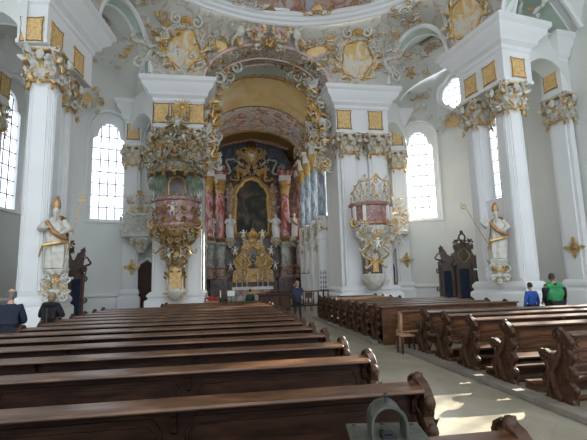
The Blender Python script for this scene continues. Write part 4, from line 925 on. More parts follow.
# ---- confessionals
def confessional(label,x,y,fx,fy,sc):
    t=thing('confessional',label,'confessional',(x,y,0),math.atan2(fx,-fy))
    b=MB(); b.box(0,.0,1.45,.95,1.0,2.9); b.box(-.85,.1,1.2,.75,.8,2.4); b.box(.85,.1,1.2,.75,.8,2.4); b.box(0,0,.08,2.6,1.15,.16); b.build('cabinet',CONF,t,bev=.02)
    for x0,w,z1 in ((0,.52,2.0),(-.86,.42,1.9),(.86,.42,1.9)):
        c=MB(); yy=-.53 if x0==0 else -.33
        rows=[[(x0-w/2+w*i/14,yy-.03*math.sin(i*2.1),z) for i in range(15)] for z in(.18,z1)]; c.grid(rows); c.build('curtain',BLUEC,t)
    for sx in(-.40,.40): m=MB(); m.lathe([(.08,.16),(.06,.3),(.07,1.2),(.05,2.1),(.09,2.2)],8,M=T(sx,-.55,0)); scroll(m,T(sx,-.58,2.25),.12,.04,1.3,1 if sx>0 else -1); m.build('column',CONF,t)
    for sx in(-1.2,1.2): m=MB(); m.lathe([(.07,.16),(.05,.3),(.06,1.2),(.08,2.1)],8,M=T(sx,-.3,0)); m.build('column',CONF,t)
    m=MB(); m.prism([(-.62,2.15),(.62,2.15),(.62,2.3),(.45,2.4),(.55,2.7),(.40,3.05),(.5,3.2),(.3,3.42),(.12,3.4),(.0,3.55),(-.12,3.4),(-.3,3.42),(-.5,3.2),(-.40,3.05),(-.55,2.7),(-.45,2.4),(-.62,2.3)],-.58,-.35)
    for e in(-1,1):
        m.prism([(e*.5,2.3),(e*1.3,2.2),(e*1.35,2.4),(e*1.15,2.55),(e*1.2,2.85),(e*.95,3.1),(e*.8,2.8),(e*.6,2.7)],-.36,-.2)
        sscroll(m,T(e*1.25,-.35,2.5)@RY(e*.2),.9,.05,e); leaf(m,T(e*1.05,-.35,2.8)@RY(e*.2),.6,.3,.1); scroll(m,T(e*.35,-.62,3.2),.2,.045,1.3,e); scroll(m,T(e*1.3,-.2,1.9),.16,.05,1.2,e); scroll(m,T(e*1.35,-.2,.9),.14,.05,1.2,e)
    g=MB(); rocaille(m,g,T(0,-.6,3.25),1.0,.6,51,10,.35,0)
    m.tube([(.16*math.cos(a),-.5,3.72+.2*math.sin(a)) for a in [2*PI*i/16 for i in range(17)]],.05,6,cap=False); leaf(m,T(0,-.5,3.9),.25,.2,0); m.build('crest',CONF,t)
    o=lobed(.55,.7,4,.08,28); m=MB(); m.prism([(a,b_) for a,b_ in o],-.62,-.57,T(0,0,2.72)); m.build('oval_picture',PAINTING,t); m=MB(); m.tube([(a,-.62,b_) for a,b_ in o]+[(o[0][0],-.62,o[0][1])],.035,6,T(0,0,2.72),cap=False); m.build('picture_frame',GOLDD,t)
    m=MB(); m.box(.62,-.34,1.95,.2,.01,.1); m.build('paper_notice',PAPER,t,smooth=0); t.scale=(sc,sc,sc); return t
confessional('dark carved confessional partly hidden behind the left nave pillar',-8.3,22.2,.75,-.7,1.1)
confessional('dark carved confessional with blue curtains against the wall right of the gallery pier',14.15,23.7,-.35,-1,1.08)

# ================================================================ HIGH ALTAR (local origin on the chancel floor, east end)
AX,AY=2.55,41.0
al=thing('high_altar','towering high altar with red marble columns, gilding and a dark arched painting','altar',(AX,AY,0))
b=MB(); b.box(0,.4,.9,9.2,1.6,1.8); b.box(-3.2,-.4,1.0,1.7,1.6,2.0); b.box(3.2,-.4,1.0,1.7,1.6,2.0); b.build('base',DARKM,al,bev=.04)
b=MB(); b.box(0,.9,7.5,9.4,.5,12.5); b.build('back_wall',DARKM,al,smooth=0)
def altar_column(x,y,shaft=REDM,r=.46,par=al):
    p=MB(); p.lathe([(.72,2.0),(.72,2.15),(.62,2.25),(.62,2.9),(.74,3.0),(.74,3.2)],24,sq=5,M=T(x,y,0)); pe=p.build('pedestal',ROSE,par)
    q=MB(); q.lathe([(.58,3.2),(.58,5.1),(.68,5.2),(.68,5.4)],24,sq=5,M=T(x,y,0)); q.build('pedestal_block',GREYM,par)
    g=MB(); g.lathe([(.60,5.4),(.62,5.5),(.52,5.62),(.56,5.72),(r,5.85)],20,M=T(x,y,0)); rocaille(g,g,T(x,y-.6,2.6),1.5,.8,int(x*10)+60,8,.4,1)
    g.build('column_base_gilding',GOLDD,par)
    s=MB(); s.lathe([(r,5.8),(r*1.02,7.5),(r*.88,10.3)],24,M=T(x,y,0)); s.build('shaft',shaft,par)
    c=MB(); c.lathe([(r*.9,10.2),(r*.95,10.9),(r*1.3,11.35),(r*1.45,11.45)],16,M=T(x,y,0))
    for k in range(8):
        F=T(x,y,10.3)@RZ(k*PI/4)@T(0,-r*.9,0); leaf(c,F,.55,.32,.5); leaf(c,F@T(0,-.05,.4)@RY(.2),.5,.28,.6)
    for k in range(4): scroll(c,T(x,y,11.15)@RZ(k*PI/2+PI/4)@T(0,-r*1.1,0),.2,.06,1.3)
    c.build('column_capital',GOLD,par)
    e=MB(); e.box(x,y,11.75,1.15,1.15,.55); e.build('impost',MARW,par,bev=.03)
    e=MB(); e.box(x,y,12.15,1.35,1.35,.25); e.box(x,y,12.4,1.6,1.6,.2); e.build('entablature_block',REDM,par,bev=.03)
for x,y in ((-3.1,-.3),(3.25,-.3)): altar_column(x,y)
for x,y in ((-4.15,-1.9),(4.55,-2.3)): altar_column(x,y,REDM,.42)
for x in (-2.15,2.2): 
    s=MB(); s.box(x,.35,8.2,.6,.5,6.0); s.build('inner_pilaster',ROSE,al,bev=.02); c=MB(); g=MB(); rocaille(c,g,T(x,.05,9.5),.8,2.6,70+int(x),14,.5,.5); c.build('stucco_scrollwork',STUC,al); g.build('gilding',GOLDD,al)
pz=[(-1.55,6.4),(1.55,6.4),(1.6,8.2),(1.45,9.8),(1.55,10.2),(1.25,10.9),(.95,11.1),(.7,11.55),(0,11.8),(-.7,11.55),(-.95,11.1),(-1.25,10.9),(-1.55,10.2),(-1.45,9.8),(-1.6,8.2)]
m=MB(); m.prism(pz,.30,.42); m.build('altar_painting',PAINTING,al,smooth=0)
fig=MB()   # painted group inside the picture, in low relief on the canvas
m=MB(); cl=pz+[pz[0]]; m.tube([(x*1.08,.22,9+(z-9)*1.05) for x,z in cl],.20,8,cap=False); m.tube([(x*1.0,.18,z) for x,z in cl],.07,6,cap=False); m.tube([(x*1.22,.25,9+(z-9)*1.12) for x,z in cl],.13,6,cap=False); m.build('picture_frame',GOLD,al)
c=MB();g=MB()
for e in(-1,1):
    for z in (6.8,7.6,8.4,9.2,10.0,10.8): scroll(g,T(e*1.95,.1,z),.26,.07,1.3,e); leaf(g,T(e*2.0,.1,z+.2)@RY(e*.3),.5,.28)
    sscroll(g,T(e*1.35,0,12.2)@RY(e*-.9),1.9,.13,e); sscroll(c,T(e*2.3,-.1,13.0)@RY(e*-.6),2.2,.12,e); scroll(c,T(e*2.9,-.3,12.9),.45,.12,1.4,e); sscroll(g,T(e*.9,-.1,14.4)@RY(e*-.5),1.5,.09,e)
rocaille(c,g,T(0,-.1,12.5),3.4,1.1,81,34,.62,.75); rocaille(c,g,T(0,-.1,13.9),2.8,1.6,82,36,.6,.75)
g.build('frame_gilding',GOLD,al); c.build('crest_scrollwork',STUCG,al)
m=MB(); 
for k in range(24): a=2*PI*k/24; m.prism([(-.05,.5),(.05,.5),(0,1.15 if k%2 else .9)],.0,.06,T(0,-.15,14.2)@RY(a))
m.lathe([(.5,0),(.42,.1),(.3,.12)],20,M=T(0,-.1,14.2)@RX(PI/2)); m.build('glory_rays',GOLD,al)
m=MB(); m.ball((0,-.3,14.15),(.3,.14,.16)); m.ball((-.28,-.34,14.3),(.11,.09,.11)); 
for x in(-.18,-.08,.12,.2): m.tube([(x,-.3,14.1),(x,-.3,13.9)],.03,5)
m.build('lamb',MARW,al)
CURT=simple('dark_blue_grey_drapery',(.09,.10,.12),.7,noise=.45,scale=3,bmp=.3)
for e in(-1,1):
    for j in range(9):
        m=MB(); m.tube([(e*(.55+.3*j),.45,15.9-.08*j),(e*(.8+.36*j),.25-.1*(j%2),14.4-.1*j),(e*(1.3+.34*j),.4,12.7-.05*j)],[.12,.24,.14],7); m.build('canopy_drapery',CURT,al)
m=MB(); m.prism([(-4.3,15.3),(-3.5,14.9),(-2.2,15.3),(0,15.8),(2.2,15.3),(3.5,14.9),(4.3,15.3),(4.3,16.6),(-4.3,16.6)],-.2,.6); m.build('canopy_valance',GOLDD,al); m=MB(); m.tube([(-4.3,-.25,15.3),(-3.5,-.25,14.9),(-2.2,-.25,15.3),(0,-.25,15.8),(2.2,-.25,15.3),(3.5,-.25,14.9),(4.3,-.25,15.3)],.12,6); m.build('valance_border',ROSE,al)
# tabernacle tower
m=MB(); m.prism([(-2.0,1.6),(2.0,1.6),(1.9,2.6),(1.5,2.9),(1.55,3.9),(1.15,4.3),(1.1,5.0),(.7,5.5),(.35,5.75),(0,5.9),(-.35,5.75),(-.7,5.5),(-1.1,5.0),(-1.15,4.3),(-1.55,3.9),(-1.5,2.9),(-1.9,2.6)],-.9,-.2); m.build('tabernacle',GOLDD,al,bev=.03)
m=MB(); m.prism([(-.5,2.9),(.5,2.9),(.52,4.2),(.35,4.65),(0,4.85),(-.35,4.65),(-.52,4.2)],-.96,-.88); m.build('tabernacle_niche',DARKM,al)
g=MB();c=MB(); rocaille(c,g,T(0,-1.0,3.2),3.6,2.8,91,46,.6,.85); rocaille(c,g,T(0,-.95,5.3),2.0,1.3,92,20,.5,.8)
for e in(-1,1): sscroll(g,T(e*1.25,-1.0,3.1),2.6,.13,e); sscroll(g,T(e*.75,-1.0,3.8),2.2,.09,e); leaf(g,T(e*.3,-1,5.7)@RY(e*.3),.6,.3)
g.tube([(-.56,-1.0,2.9),(-.58,-1.0,4.2),(-.4,-1.0,4.7),(0,-1.0,4.95),(.4,-1.0,4.7),(.58,-1.0,4.2),(.56,-1.0,2.9)],.07,6); shell(g,T(0,-1.0,5.9),.55); leaf(g,T(0,-1.05,6.2),.6,.4,0)
for x in(-.95,-.7,.7,.95): g.lathe([(.09,2.0),(.07,2.2),(.065,3.6),(.1,3.8)],8,M=T(x,-1.15,0))
g.build('tabernacle_gilding',GOLD,al); c.build('tabernacle_scrollwork',STUC,al)
for x,z,s in ((-1.7,4.6,.9),(1.7,4.6,.9),(-.9,6.2,.9),(.9,6.2,.9),(-2.1,3.2,.8),(2.1,3.2,.8)): p=MB(); putto(p,T(x,-1.0,z),s); p.build('putto',MARW,al)
robe_figure('niche_statue','small dark robed figure in the gilded tabernacle niche of the high altar','statue',(AX,AY-1.12,2.95),0,1.3,simple('dark_statue',(.10,.08,.07),.5),SILV,5)
for x,z,lab,s,y in ((-4.0,5.9,'white statue on a bracket at the outer left of the high altar',11,-.9),(-2.15,5.9,'white statue left of the altar painting, inside the left red column',12,-.5),(2.25,5.9,'white statue right of the altar painting, inside the right red column',13,-.5),(4.05,5.9,'white statue with gold cloth on a bracket at the outer right of the high altar',14,-1.0)):
    robe_figure('altar_statue',lab,'statue',(AX+x,AY+y,z),.15 if x<0 else -.15,2.35,MARW,MARW if x<3 else GOLDD,s,arm=-1 if s%2 else 1)
    bracket('grey bracket below the '+{11:'outer left',12:'inner left',13:'inner right',14:'outer right'}[s]+' white statue of the high altar',(AX+x,AY+y+.1,z-.02),0,-1,.95,1.0,s)
# altar table with cloth and candlesticks
t=thing('altar_table','altar table with white cloth in front of the gilded tabernacle','altar',(AX-.15,AY-2.0,0))
m=MB(); m.box(0,0,.25,4.6,1.6,.5); m.build('step',GREYM,t,bev=.02); m=MB(); m.prism([(-1.5,.5),(1.5,.5),(1.7,1.1),(-1.7,1.1)],-.4,.4); m.build('block',ROSE,t); m=MB(); m.box(0,0,1.16,3.7,.95,.12); m.box(0,-.48,1.06,3.7,.02,.2); m.build('altar_cloth',LINEN,t,bev=.02); m=MB(); m.prism(lobed(1.1,.45,6,.1),-.44,-.4,T(0,0,.8)); m.build('antependium',GOLDD,t)
t0=None
for i,x in enumerate((-1.45,-.95,-.5,.5,.95,1.45)):
    if t0 is None:
        t0=thing('candlestick','x','candlestick'); m=MB(); m.lathe([(.12,0),(.10,.05),(.04,.12),(.06,.3),(.03,.45),(.05,.6),(.08,.64),(.07,.66)],12); m.build('stem',SILV,t0); m=MB(); m.lathe([(.03,.64),(.028,1.15)],8); m.build('candle',CANDLE,t0); o=t0
    else: o=copy_tree(t0)
    o.location=(AX-.15+x,AY-2.0+.2,1.22); o['group']='silver candlesticks on the altar table'; o['label']='silver candlestick on the altar cloth, %s of the six from the left'%ORD[i]
# ================================================================ CHOIR ARCADES
def choir_bay_column(side,y,i):
    x=(CR-.35) if side>0 else (CL-.3); nm='right' if side>0 else 'left'; word=ORD[i]
    t=thing('choir_column','blue-grey marble column with gilded capital, %s from the nave in the %s choir arcade'%(word,nm),'column',(x,y,0),0,'choir columns on the '+nm)
    m=MB(); m.box(0,0,2.3,.75,.75,4.6); m.box(0,0,.4,.95,.95,.8); m.box(0,0,4.75,.95,.95,.3); m.build('lower_pier',WHITE,t,bev=.03)
    m=MB(); m.box(0,0,5.6,.8,.8,1.4); m.build('pedestal',MARW,t,bev=.04)
    m=MB(); m.lathe([(.40,6.3),(.36,6.45),(.31,6.55),(.32,8),(.28,10.6)],20); m.build('shaft',BLUEM,t)
    c=MB(); c.lathe([(.29,10.5),(.3,11.1),(.5,11.5),(.55,11.6)],16)
    for k in range(6): F=RZ(k*PI/3)@T(0,-.28,10.65); leaf(c,F,.5,.3,.5); scroll(c,RZ(k*PI/3)@T(0,-.38,11.35),.14,.04,1.3)
    c.build('column_capital',GOLD,t)
    m=MB(); m.box(0,0,12.0,.85,.85,.8); m.box(0,0,12.5,1.15,1.15,.2); m.build('impost',MARW,t,bev=.03)
    wpanel(t,RZ(-side*PI/2)@T(0,-.44,12.0),.5,.55)
    g=MB();c=MB(); rocaille(c,g,RZ(-side*PI/2)@T(0,-.5,13.3),1.6,1.5,100+i,14,.55,.55); rocaille(c,g,T(0,-.5,13.2),1.2,1.5,120+i,12,.5,.55); rocaille(c,g,T(0,-.42,5.6),.8,1.2,130+i,8,.35,.5); c.build('stucco_scrollwork',STUC,t); g.build('gilding',GOLD,t)
for side in(1,-1):
    for i,y in enumerate((29.6,32.2,34.8,37.2)): choir_bay_column(side,y,i)
    for i,y in enumerate((30.9,33.5,36.0)):
        x=(CR-.35) if side>0 else (CL-.3); nm='right' if side>0 else 'left'
        t=thing('gallery_parapet','rose marble gallery front with gilt scrolls in the %s choir arcade, %s from the nave'%(nm,ORD[i]),'parapet',(x,y,0),-side*PI/2)
        m=MB(); m.prism([(-.9,4.9),(.9,4.9),(.9,6.1),(.6,6.25),(-.6,6.25),(-.9,6.1)],-.12,.12); m.build('marble_front',ROSE,t,bev=.02)
        m=MB(); lo=[(-.9,3.0)]+[(-.9*math.cos(PI*k/12),3.0+1.3*math.sin(PI*k/12)) for k in range(1,12)]+[(.9,3.0)]; m.grid([[(x_,-.15,4.9) for x_,z in lo],[(x_,-.15,z) for x_,z in lo],[(x_,.15,z) for x_,z in lo],[(x_,.15,4.9) for x_,z in lo]]); m.build('arch',WHITE,t)
        g=MB();c=MB(); rocaille(c,g,T(0,-.2,5.5),1.8,1.2,140+i,16,.45,.55); rocaille(c,g,T(0,-.2,4.4),1.8,.9,150+i,10,.45,.4); c.build('stucco_scrollwork',STUC,t); g.build('gilding',GOLD,t)
    # lacework of stucco climbing from the arcade to the vault
    t=thing('stucco_relief','white and gilt stucco lacework above the %s choir arcade'%('right' if side>0 else 'left'),'stucco',((CR-.1) if side>0 else (CL+.1),33,13.6),-side*PI/2)
    g=MB();c=MB(); r=random.Random(5)
    for k in range(110):
        xx=r.uniform(-4.6,4.6); zz=r.uniform(-.7,1.3); s=r.uniform(.5,.9); tg=g if r.random()<.45 else c; F=T(xx,-.15-.35*max(0,zz),zz)@RY(r.uniform(-1.2,1.2))
        [lambda:scroll(tg,F,s*.5,s*.1,1.2),lambda:sscroll(tg,F,s*1.2,s*.08),lambda:leaf(tg,F,s,s*.5)][k%3]()
    c.build('stucco_scrollwork',STUC,t); g.build('gilding',GOLD,t)
# stucco garland up both sides inside the chancel opening
for side,x in ((-1,-1.15),(1,6.45)):
    t=thing('stucco_garland','white and gilt stucco garland climbing the %s inner edge of the chancel arch'%('left' if side<0 else 'right'),'stucco',(x,26.3,0))
    g=MB();c=MB(); r=random.Random(9+side)
    for k in range(150):
        u=r.random(); z=8.8+7.0*u; xx=(-side)*(.15+max(0,(z-13.2))**1.7*.30)+r.uniform(-.35,.45)*(-side); s=r.uniform(.5,.95); tg=g if r.random()<.45 else c; F=T(xx,r.uniform(-.6,.9),z)@RY(r.uniform(-1.2,1.2))
        [lambda:scroll(tg,F,s*.5,s*.1,1.2),lambda:sscroll(tg,F,s*1.2,s*.08),lambda:leaf(tg,F,s,s*.5)][k%3]()
    c.build('stucco_scrollwork',STUC,t); g.build('gilding',GOLD,t)
# ================================================================ VAULT ORNAMENT
def ceiling_frame(si,tpos,v):            # frame on a dome spandrel
    s=SEG[si]; P=lambda t_,v_:spand((s[0][0]+(s[1][0]-s[0][0])*t_,s[0][1]+(s[1][1]-s[0][1])*t_,s[2] if s[3] is None else s[2]+(s[3]-s[2])*math.sqrt(max(0,1-(2*t_-1)**2))),v_)
    p=P(tpos,v); dx=(P(min(1,tpos+.03),v)-P(max(0,tpos-.03),v)).normalized(); dz=(P(tpos,min(1,v+.05))-P(tpos,v-.05)); dz=(dz-dx*dz.dot(dx)).normalized(); dy=dz.cross(dx)
    return p,dx,dy,dz
def frame_matrix(p,dx,dy,dz): return Matrix(((dx.x,dy.x,dz.x,p.x),(dx.y,dy.y,dz.y,p.y),(dx.z,dy.z,dz.z,p.z),(0,0,0,1)))
def cartouche(label,M,w,h,seed,paint=None,big=.75,n=26):
    t=thing('painted_cartouche',label,'cartouche'); t.matrix_world=M
    o=lobed(w,h,5,.085,56); m=MB(); m.prism(o,-.10,.05); m.build('painting',paint or FR_CART,t,smooth=0)
    g=MB();c=MB(); g.tube([(x,-.14,z) for x,z in o]+[(o[0][0],-.14,o[0][1])],.06,6,cap=False); c.tube([(x*1.14,-.08,z*1.12) for x,z in o]+[(o[0][0]*1.14,-.08,o[0][1]*1.12)],.11,6,cap=False)
    r=random.Random(seed)
    for k in range(n):
        a=-PI/2+PI*(k+.5)/n*1.0; s=r.uniform(.7,1.1)*big; kind=k%4; tg=g if r.random()<.42 else c
        for e in(-1,1):
            F=T(e*w*.61*math.cos(a),-.18,h*.60*math.sin(a))@RY(e*(PI/2-a+r.uniform(-.5,.5)))
            if kind==0: scroll(tg,F,s*.42,s*.09,1.3,e)
            elif kind==1: sscroll(tg,F@RY(PI/2),s*1.1,s*.08,e)
            elif kind==2: leaf(tg,F,s*.75,s*.36,.3)
            else: shell(tg,F,s*.28)
    shell(g,T(0,-.25,h*.60),big*.55); flower(c,T(0,-.25,-h*.6),big*.25); scroll(c,T(-w*.3,-.3,h*.68),big*.5,big*.12,1.3,-1); scroll(c,T(w*.3,-.3,h*.68),big*.5,big*.12,1.3,1)
    g.build('gilding',GOLD,t); c.build('stucco_frame',STUC,t); return t
p,dx,dy,dz=ceiling_frame(4,.52,.45); cartouche('yellow painted cartouche with white figure on the vault above the pulpit pier',frame_matrix(p,dx,dy,dz),1.9,2.3,201)
p,dx,dy,dz=ceiling_frame(6,.48,.45); cartouche('yellow painted cartouche with white figure on the vault above the right gallery pier',frame_matrix(p,dx,dy,dz),1.9,2.3,202)
p,dx,dy,dz=ceiling_frame(8,.45,.42); cartouche('yellow painted cartouche at the top right above the right nave pillar',frame_matrix(p,dx,dy,dz),2.0,2.3,203)
for t_,lab in ((.10,'small gold cartouche on the left haunch of the chancel arch'),(.90,'small gold cartouche on the right haunch of the chancel arch')):
    p,dx,dy,dz=ceiling_frame(5,t_,.35); cartouche(lab,frame_matrix(p,dx,dy,dz)@RY(.75 if t_<.5 else -.75),1.5,.75,210,FR_YEL,.45,18)
# twin medallions with angels over the chancel arch
p,dx,dy,dz=ceiling_frame(5,.5,.5); M0=frame_matrix(p+Vector((0,-.25,.05)),Vector((1,0,0)),Vector((0,.9,.43)).normalized(),Vector((0,-.43,.9)).normalized())
for e,lab in ((-1,'oval painted medallion, left one of the pair over the chancel arch'),(1,'oval painted medallion, right one of the pair over the chancel arch')): cartouche(lab,M0@T(e*.78,-.1,.15),.85,1.05,220+e,FR_DOME,.38,14)
t=thing('stucco_crest','gilded shell crest between the two medallions at the top of the chancel arch','crest'); t.matrix_world=M0
g=MB();c=MB(); rocaille(c,g,T(0,-.2,-.7),2.0,.9,230,20,.5,.6); shell(g,T(0,-.3,1.0),.4); flower(g,T(0,-.3,-.6),.3)
for e in(-1,1):
    for k in range(9): flower(g if k%3 else c,T(e*(1.6+.33*k),-.1,-.1-.55*math.sin(k*.55)+.02*k*k),.17); leaf(g,T(e*(1.7+.33*k),-.1,-.2-.55*math.sin(k*.55)+.02*k*k)@RY(rnd.uniform(-2,2)),.35,.2)
g.build('gilding',GOLDD,t); c.build('stucco_scrollwork',STUC,t)
for e,lab in ((-1,'white stucco angel reclining left of the twin medallions'),(1,'white stucco angel reclining right of the twin medallions')):
    t=thing('stucco_angel',lab,'angel'); t.matrix_world=M0@T(e*1.75,-.2,-.1)@RY(e*-.35); m=MB(); putto(m,SC(1.3),1.3)
    for q in (.5,.9,1.3): leaf(m,T(e*.2,.1,.3)@RY(e*q),.9,.3,.1,2)
    m.build('figure',STUC,t); m=MB(); leaf(m,T(0,-.25,-.3)@RY(2.6),.8,.5,.1); m.build('loincloth',GOLD,t)
# painted and stucco work along the mouth of the chancel arch
t=thing('stucco_relief','gilt and reddish rocaille band around the mouth of the chancel arch','stucco',(2.65,24.9,0))
g=MB();c=MB(); r=random.Random(77)
for k in range(170):
    a=PI*(.06+.88*r.random()); X=3.95*math.cos(a); Z=13.5+3.0*math.sin(a); s=r.uniform(.3,.6); tg=g if r.random()<.45 else c; F=T(X,r.uniform(.2,2.2),Z-.12)@RY(PI/2-a)@RX(1.1)
    [lambda:scroll(tg,F,s*.5,s*.1,1.2),lambda:leaf(tg,F,s,s*.5),lambda:flower(tg,F,s*.25)][k%3]()
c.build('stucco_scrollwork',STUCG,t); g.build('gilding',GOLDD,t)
# big white scrolls where the aisle arches meet the pillars, and ornaments near the oculi
def wall_orn(label,p,fx,fy,w,h,seed,n,big=.7,gold=.35,name='stucco_relief',tilt=0,panel=False):
    t=thing(name,label,'stucco',p,math.atan2(fx,-fy)); g=MB();c=MB(); rocaille(c,g,RX(tilt),w,h,seed,n,big,gold)
    if panel: q=MB(); q.prism(lobed(w*.55,h*.5,3,.12),-.12,.02); q.build('gilded_field',GPAN,t,smooth=0)
    c.build('stucco_scrollwork',STUC,t); g.build('gilding',GOLD,t); return t
wall_orn('gilded stucco field below the lobed window at upper right',(16.05,26.35,12.6),-.85,-.5,2.4,1.5,301,16,.6,.5,panel=True)
wall_orn('gilded stucco scroll beside the lobed window at upper left',(-9.0,27.6,13.7),.4,-1,2.0,1.8,302,14,.6,.4,panel=True)
wall_orn('white stucco scrolls left of the lobed window at upper right',(14.3,27.8,14.2),-.5,-1,1.8,2.2,303,14,.65,.25)
for i,(si,x,y,lab) in enumerate(((3,-4.75,24.0,'white and gilt scroll hanging on the aisle arch beside the pulpit pier'),(7,10.55,24.0,'white and gilt scroll hanging on the aisle arch beside the right gallery pier'))):
    t=thing('arch_scroll',lab,'stucco',(x,y,15.3)); g=MB();c=MB(); e=-1 if x<0 else 1
    sscroll(c,T(e*.0,-.2,.3)@RY(e*.25),2.3,.16,e); sscroll(c,T(e*-.3,-.1,.2)@RY(e*.2),1.8,.1,-e); scroll(c,T(e*.1,-.2,-.9),.4,.12,1.3,e); leaf(c,T(0,-.2,-.4),.9,.5); leaf(g,T(e*.2,-.3,.2)@RY(e),.6,.3); flower(g,T(0,-.3,.9),.2); c.build('stucco_scrollwork',STUC,t); g.build('gilding',GOLD,t)
for si,t_,lab,sd in ((3,.5,'stucco rocaille over the aisle arch between the left pillar and the pulpit pier',311),(7,.5,'stucco rocaille over the aisle arch left of the right nave pillar',312),(4,.05,'gilt rocaille left of the painted cartouche above the pulpit pier',313),(4,.97,'gilt rocaille between the left painted cartouche and the chancel arch',314),(6,.03,'gilt rocaille between the chancel arch and the right painted cartouche',315),(6,.97,'gilt rocaille right of the painted cartouche above the right gallery pier',316)):
    p,dx,dy,dz=ceiling_frame(si,t_,.55 if si in(4,6) else .7); t=thing('stucco_relief',lab,'stucco'); t.matrix_world=frame_matrix(p,dx,dy,dz); g=MB();c=MB(); rocaille(c,g,Matrix(),1.8,2.3,sd,18,.62,.4); c.build('stucco_scrollwork',STUC,t); g.build('gilding',GOLD,t)
for i,an in enumerate((2.05,1.78,1.57,1.36,1.08)):
    x=RC[0]+(RAx-.5)*math.cos(an); y=RC[1]+(RAy-.5)*math.sin(an); nx,ny=(RC[0]-x),(RC[1]-y)
    if i==2: continue
    wall_orn('grey and gilt rocaille urn on the dome cornice, %s from the left'%ORD[i if i<2 else i-1],(x,y,18.4),nx,ny,1.8,1.6,320+i,14,.65,.4)
# scrollwork on the aisle vaults and over the transverse arches
def vault_orn(label,p,dx,dy,n,W,H,seed,big=.7,gold=.3):
    dx=Vector(dx).normalized(); dn=Vector(dy); dn=(dn-dx*dn.dot(dx)).normalized(); dz=dx.cross(dn)   # dn = into the surface
    t=thing('stucco_relief',label,'stucco'); t.matrix_world=frame_matrix(Vector(p),dx,dn,dz); g=MB();c=MB(); rocaille(c,g,Matrix(),W,H,seed,n,big,gold); c.build('stucco_scrollwork',STUC,t); g.build('gilding',GOLD,t)
vault_orn('white stucco scrolls over the crossing rib right of the right nave pillar',(15.3,17.4,15.6),(1,.15,0),(0,1,.5),16,2.6,1.4,401)
vault_orn('gilt stucco scrolls high on the aisle vault above the left nave pillar',(-9.0,17.6,15.4),(1,-.1,0),(0,1,.5),14,2.4,1.2,402)
vault_orn('pale stucco scrolls on the left aisle vault beside the pulpit pier',(-7.0,25.6,16.2),(.8,.5,0),(-.3,.6,.9),18,2.2,2.4,403)
vault_orn('pale stucco scrolls on the right aisle vault above the arched window',(12.8,26.0,16.3),(.8,-.5,0),(.3,.6,.9),18,2.2,2.4,404)
# ================================================================ CHANCEL THINGS
t=thing('dark_table','large dark wooden table or chest standing before the chancel','table',(2.75,24.6,0)); m=MB(); m.box(0,0,1.0,1.95,.75,.06); m.build('table_top',WOODR,t,bev=.01); m=MB(); m.box(0,0,.48,1.8,.65,.96); m.build('body',WOOD,t,bev=.01)
m=MB()
for i in range(3): m.box(-.6+.6*i,-.34,.5,.5,.03,.7)
m.build('raised_panel',CARVE,t,bev=.01)
t=thing('notice_board','small white notice board on a stand left of the altar table','board',(.28,24.3,0)); m=MB(); m.box(0,0,1.1,.42,.03,.30); m.build('board',PAPER,t,bev=.005); m=MB(); m.tube([(0,.03,0),(0,.03,1.0)],.02,6); m.lathe([(.18,0),(.16,.03),(.02,.05)],12,M=T(0,.03,0)); m.build('stand',IRON,t)
t=thing('flower_box','low box of red flowers at the foot of the pulpit pier','flowers',(-.78,23.5,0)); m=MB(); m.box(0,0,.38,.8,.4,.76); m.build('box',TANW,t,bev=.01); m=MB(); r=random.Random(3)
for i in range(40): m.ball((r.uniform(-.36,.36),r.uniform(-.16,.16),.8+r.uniform(0,.12)),.05,None,6,4)
q=m.build('blossoms',REDF,t); q['kind']='stuff'
t=thing('candle','tall white candle on a thin stand beside the red flowers','candle',(-.3,23.55,0)); m=MB(); m.lathe([(.14,0),(.12,.04),(.02,.08),(.02,.9),(.06,.92)],10); m.build('stand',IRON,t); m=MB(); m.lathe([(.028,.9),(.028,1.3)],8); m.build('wax',CANDLE,t)
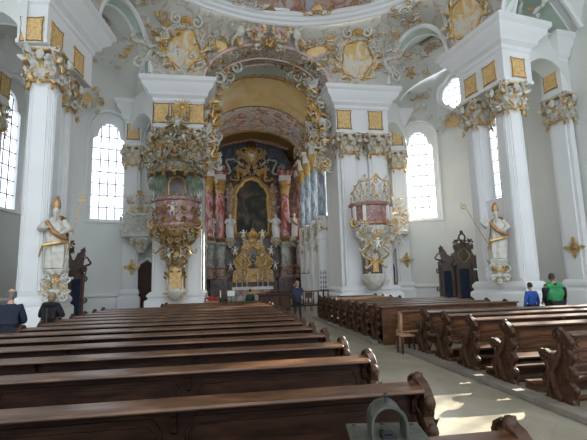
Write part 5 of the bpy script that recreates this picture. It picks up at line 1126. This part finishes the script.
t=thing('wrought_iron_stand','tall black wrought-iron candle stand right of the aisle near the chancel','candle stand',(5.15,22.2,0)); m=MB(); m.tube([(0,0,0),(0,0,1.25)],.022,6); m.lathe([(.2,0),(.18,.03),(.03,.08)],10); m.build('stem',IRON,t); m=MB()
for x in(-.12,0,.12):
    m.tube([(x,0,1.2),(x,0,2.25)],.012,5)
    for z in(1.35,1.6,1.85,2.1): scroll(m,T(x,0,z),.07,.012,1.2,1 if x>=0 else -1,10,4)
m.box(0,0,1.2,.42,.16,.03); m.build('grille',IRON,t); 
t=thing('iron_lantern_arm','black iron candle arm beside the right inner edge of the chancel','candle holder',(5.2,30,0)); m=MB(); m.tube([(0,0,0),(0,0,2.35)],.03,6); m.tube([(-.9,0,2.2),(0,0,2.2),(.7,0,2.2)],.025,5); m.lathe([(.25,0),(.2,.05),(.03,.08)],10); m.build('stem',IRON,t)
for x in(-.85,-.4,.35,.7): m=MB(); m.lathe([(.06,2.2),(.08,2.25),(.02,2.27)],8,M=T(x,0,0)); m.tube([(x,0,2.25),(x,0,2.5)],.02,6); m.build('candle_cup',IRON,t)
t=thing('communion_rail','low dark communion rail across the chancel behind the aisle','rail',(4.6,27.2,0)); m=MB(); m.box(0,0,1.0,4.2,.14,.07); m.box(0,0,.1,4.2,.14,.1); m.build('hand_rail',WOOD,t,bev=.01)
for i in range(13): m=MB(); m.lathe([(.03,.12),(.06,.35),(.03,.6),(.045,.8),(.03,.97)],8,M=T(-2.0+.333*i,0,0)); m.build('baluster',CARVE,t)
t=thing('wooden_chair','narrow dark wooden chair beside the wrought-iron stand','chair',(4.55,23.6,0)); m=MB(); m.box(0,0,.46,.42,.42,.04); m.build('seat',WOODR,t,bev=.005)
for x,y in((-.18,-.18),(.18,-.18),(-.18,.18),(.18,.18)): m=MB(); m.box(x,y,.22 if y>0 else .55,.04,.04,.44 if y>0 else 1.1); m.build('leg',WOODR,t,smooth=0)
m=MB(); m.box(0,-.18,.9,.34,.03,.32); m.build('backrest',WOODR,t,bev=.005)
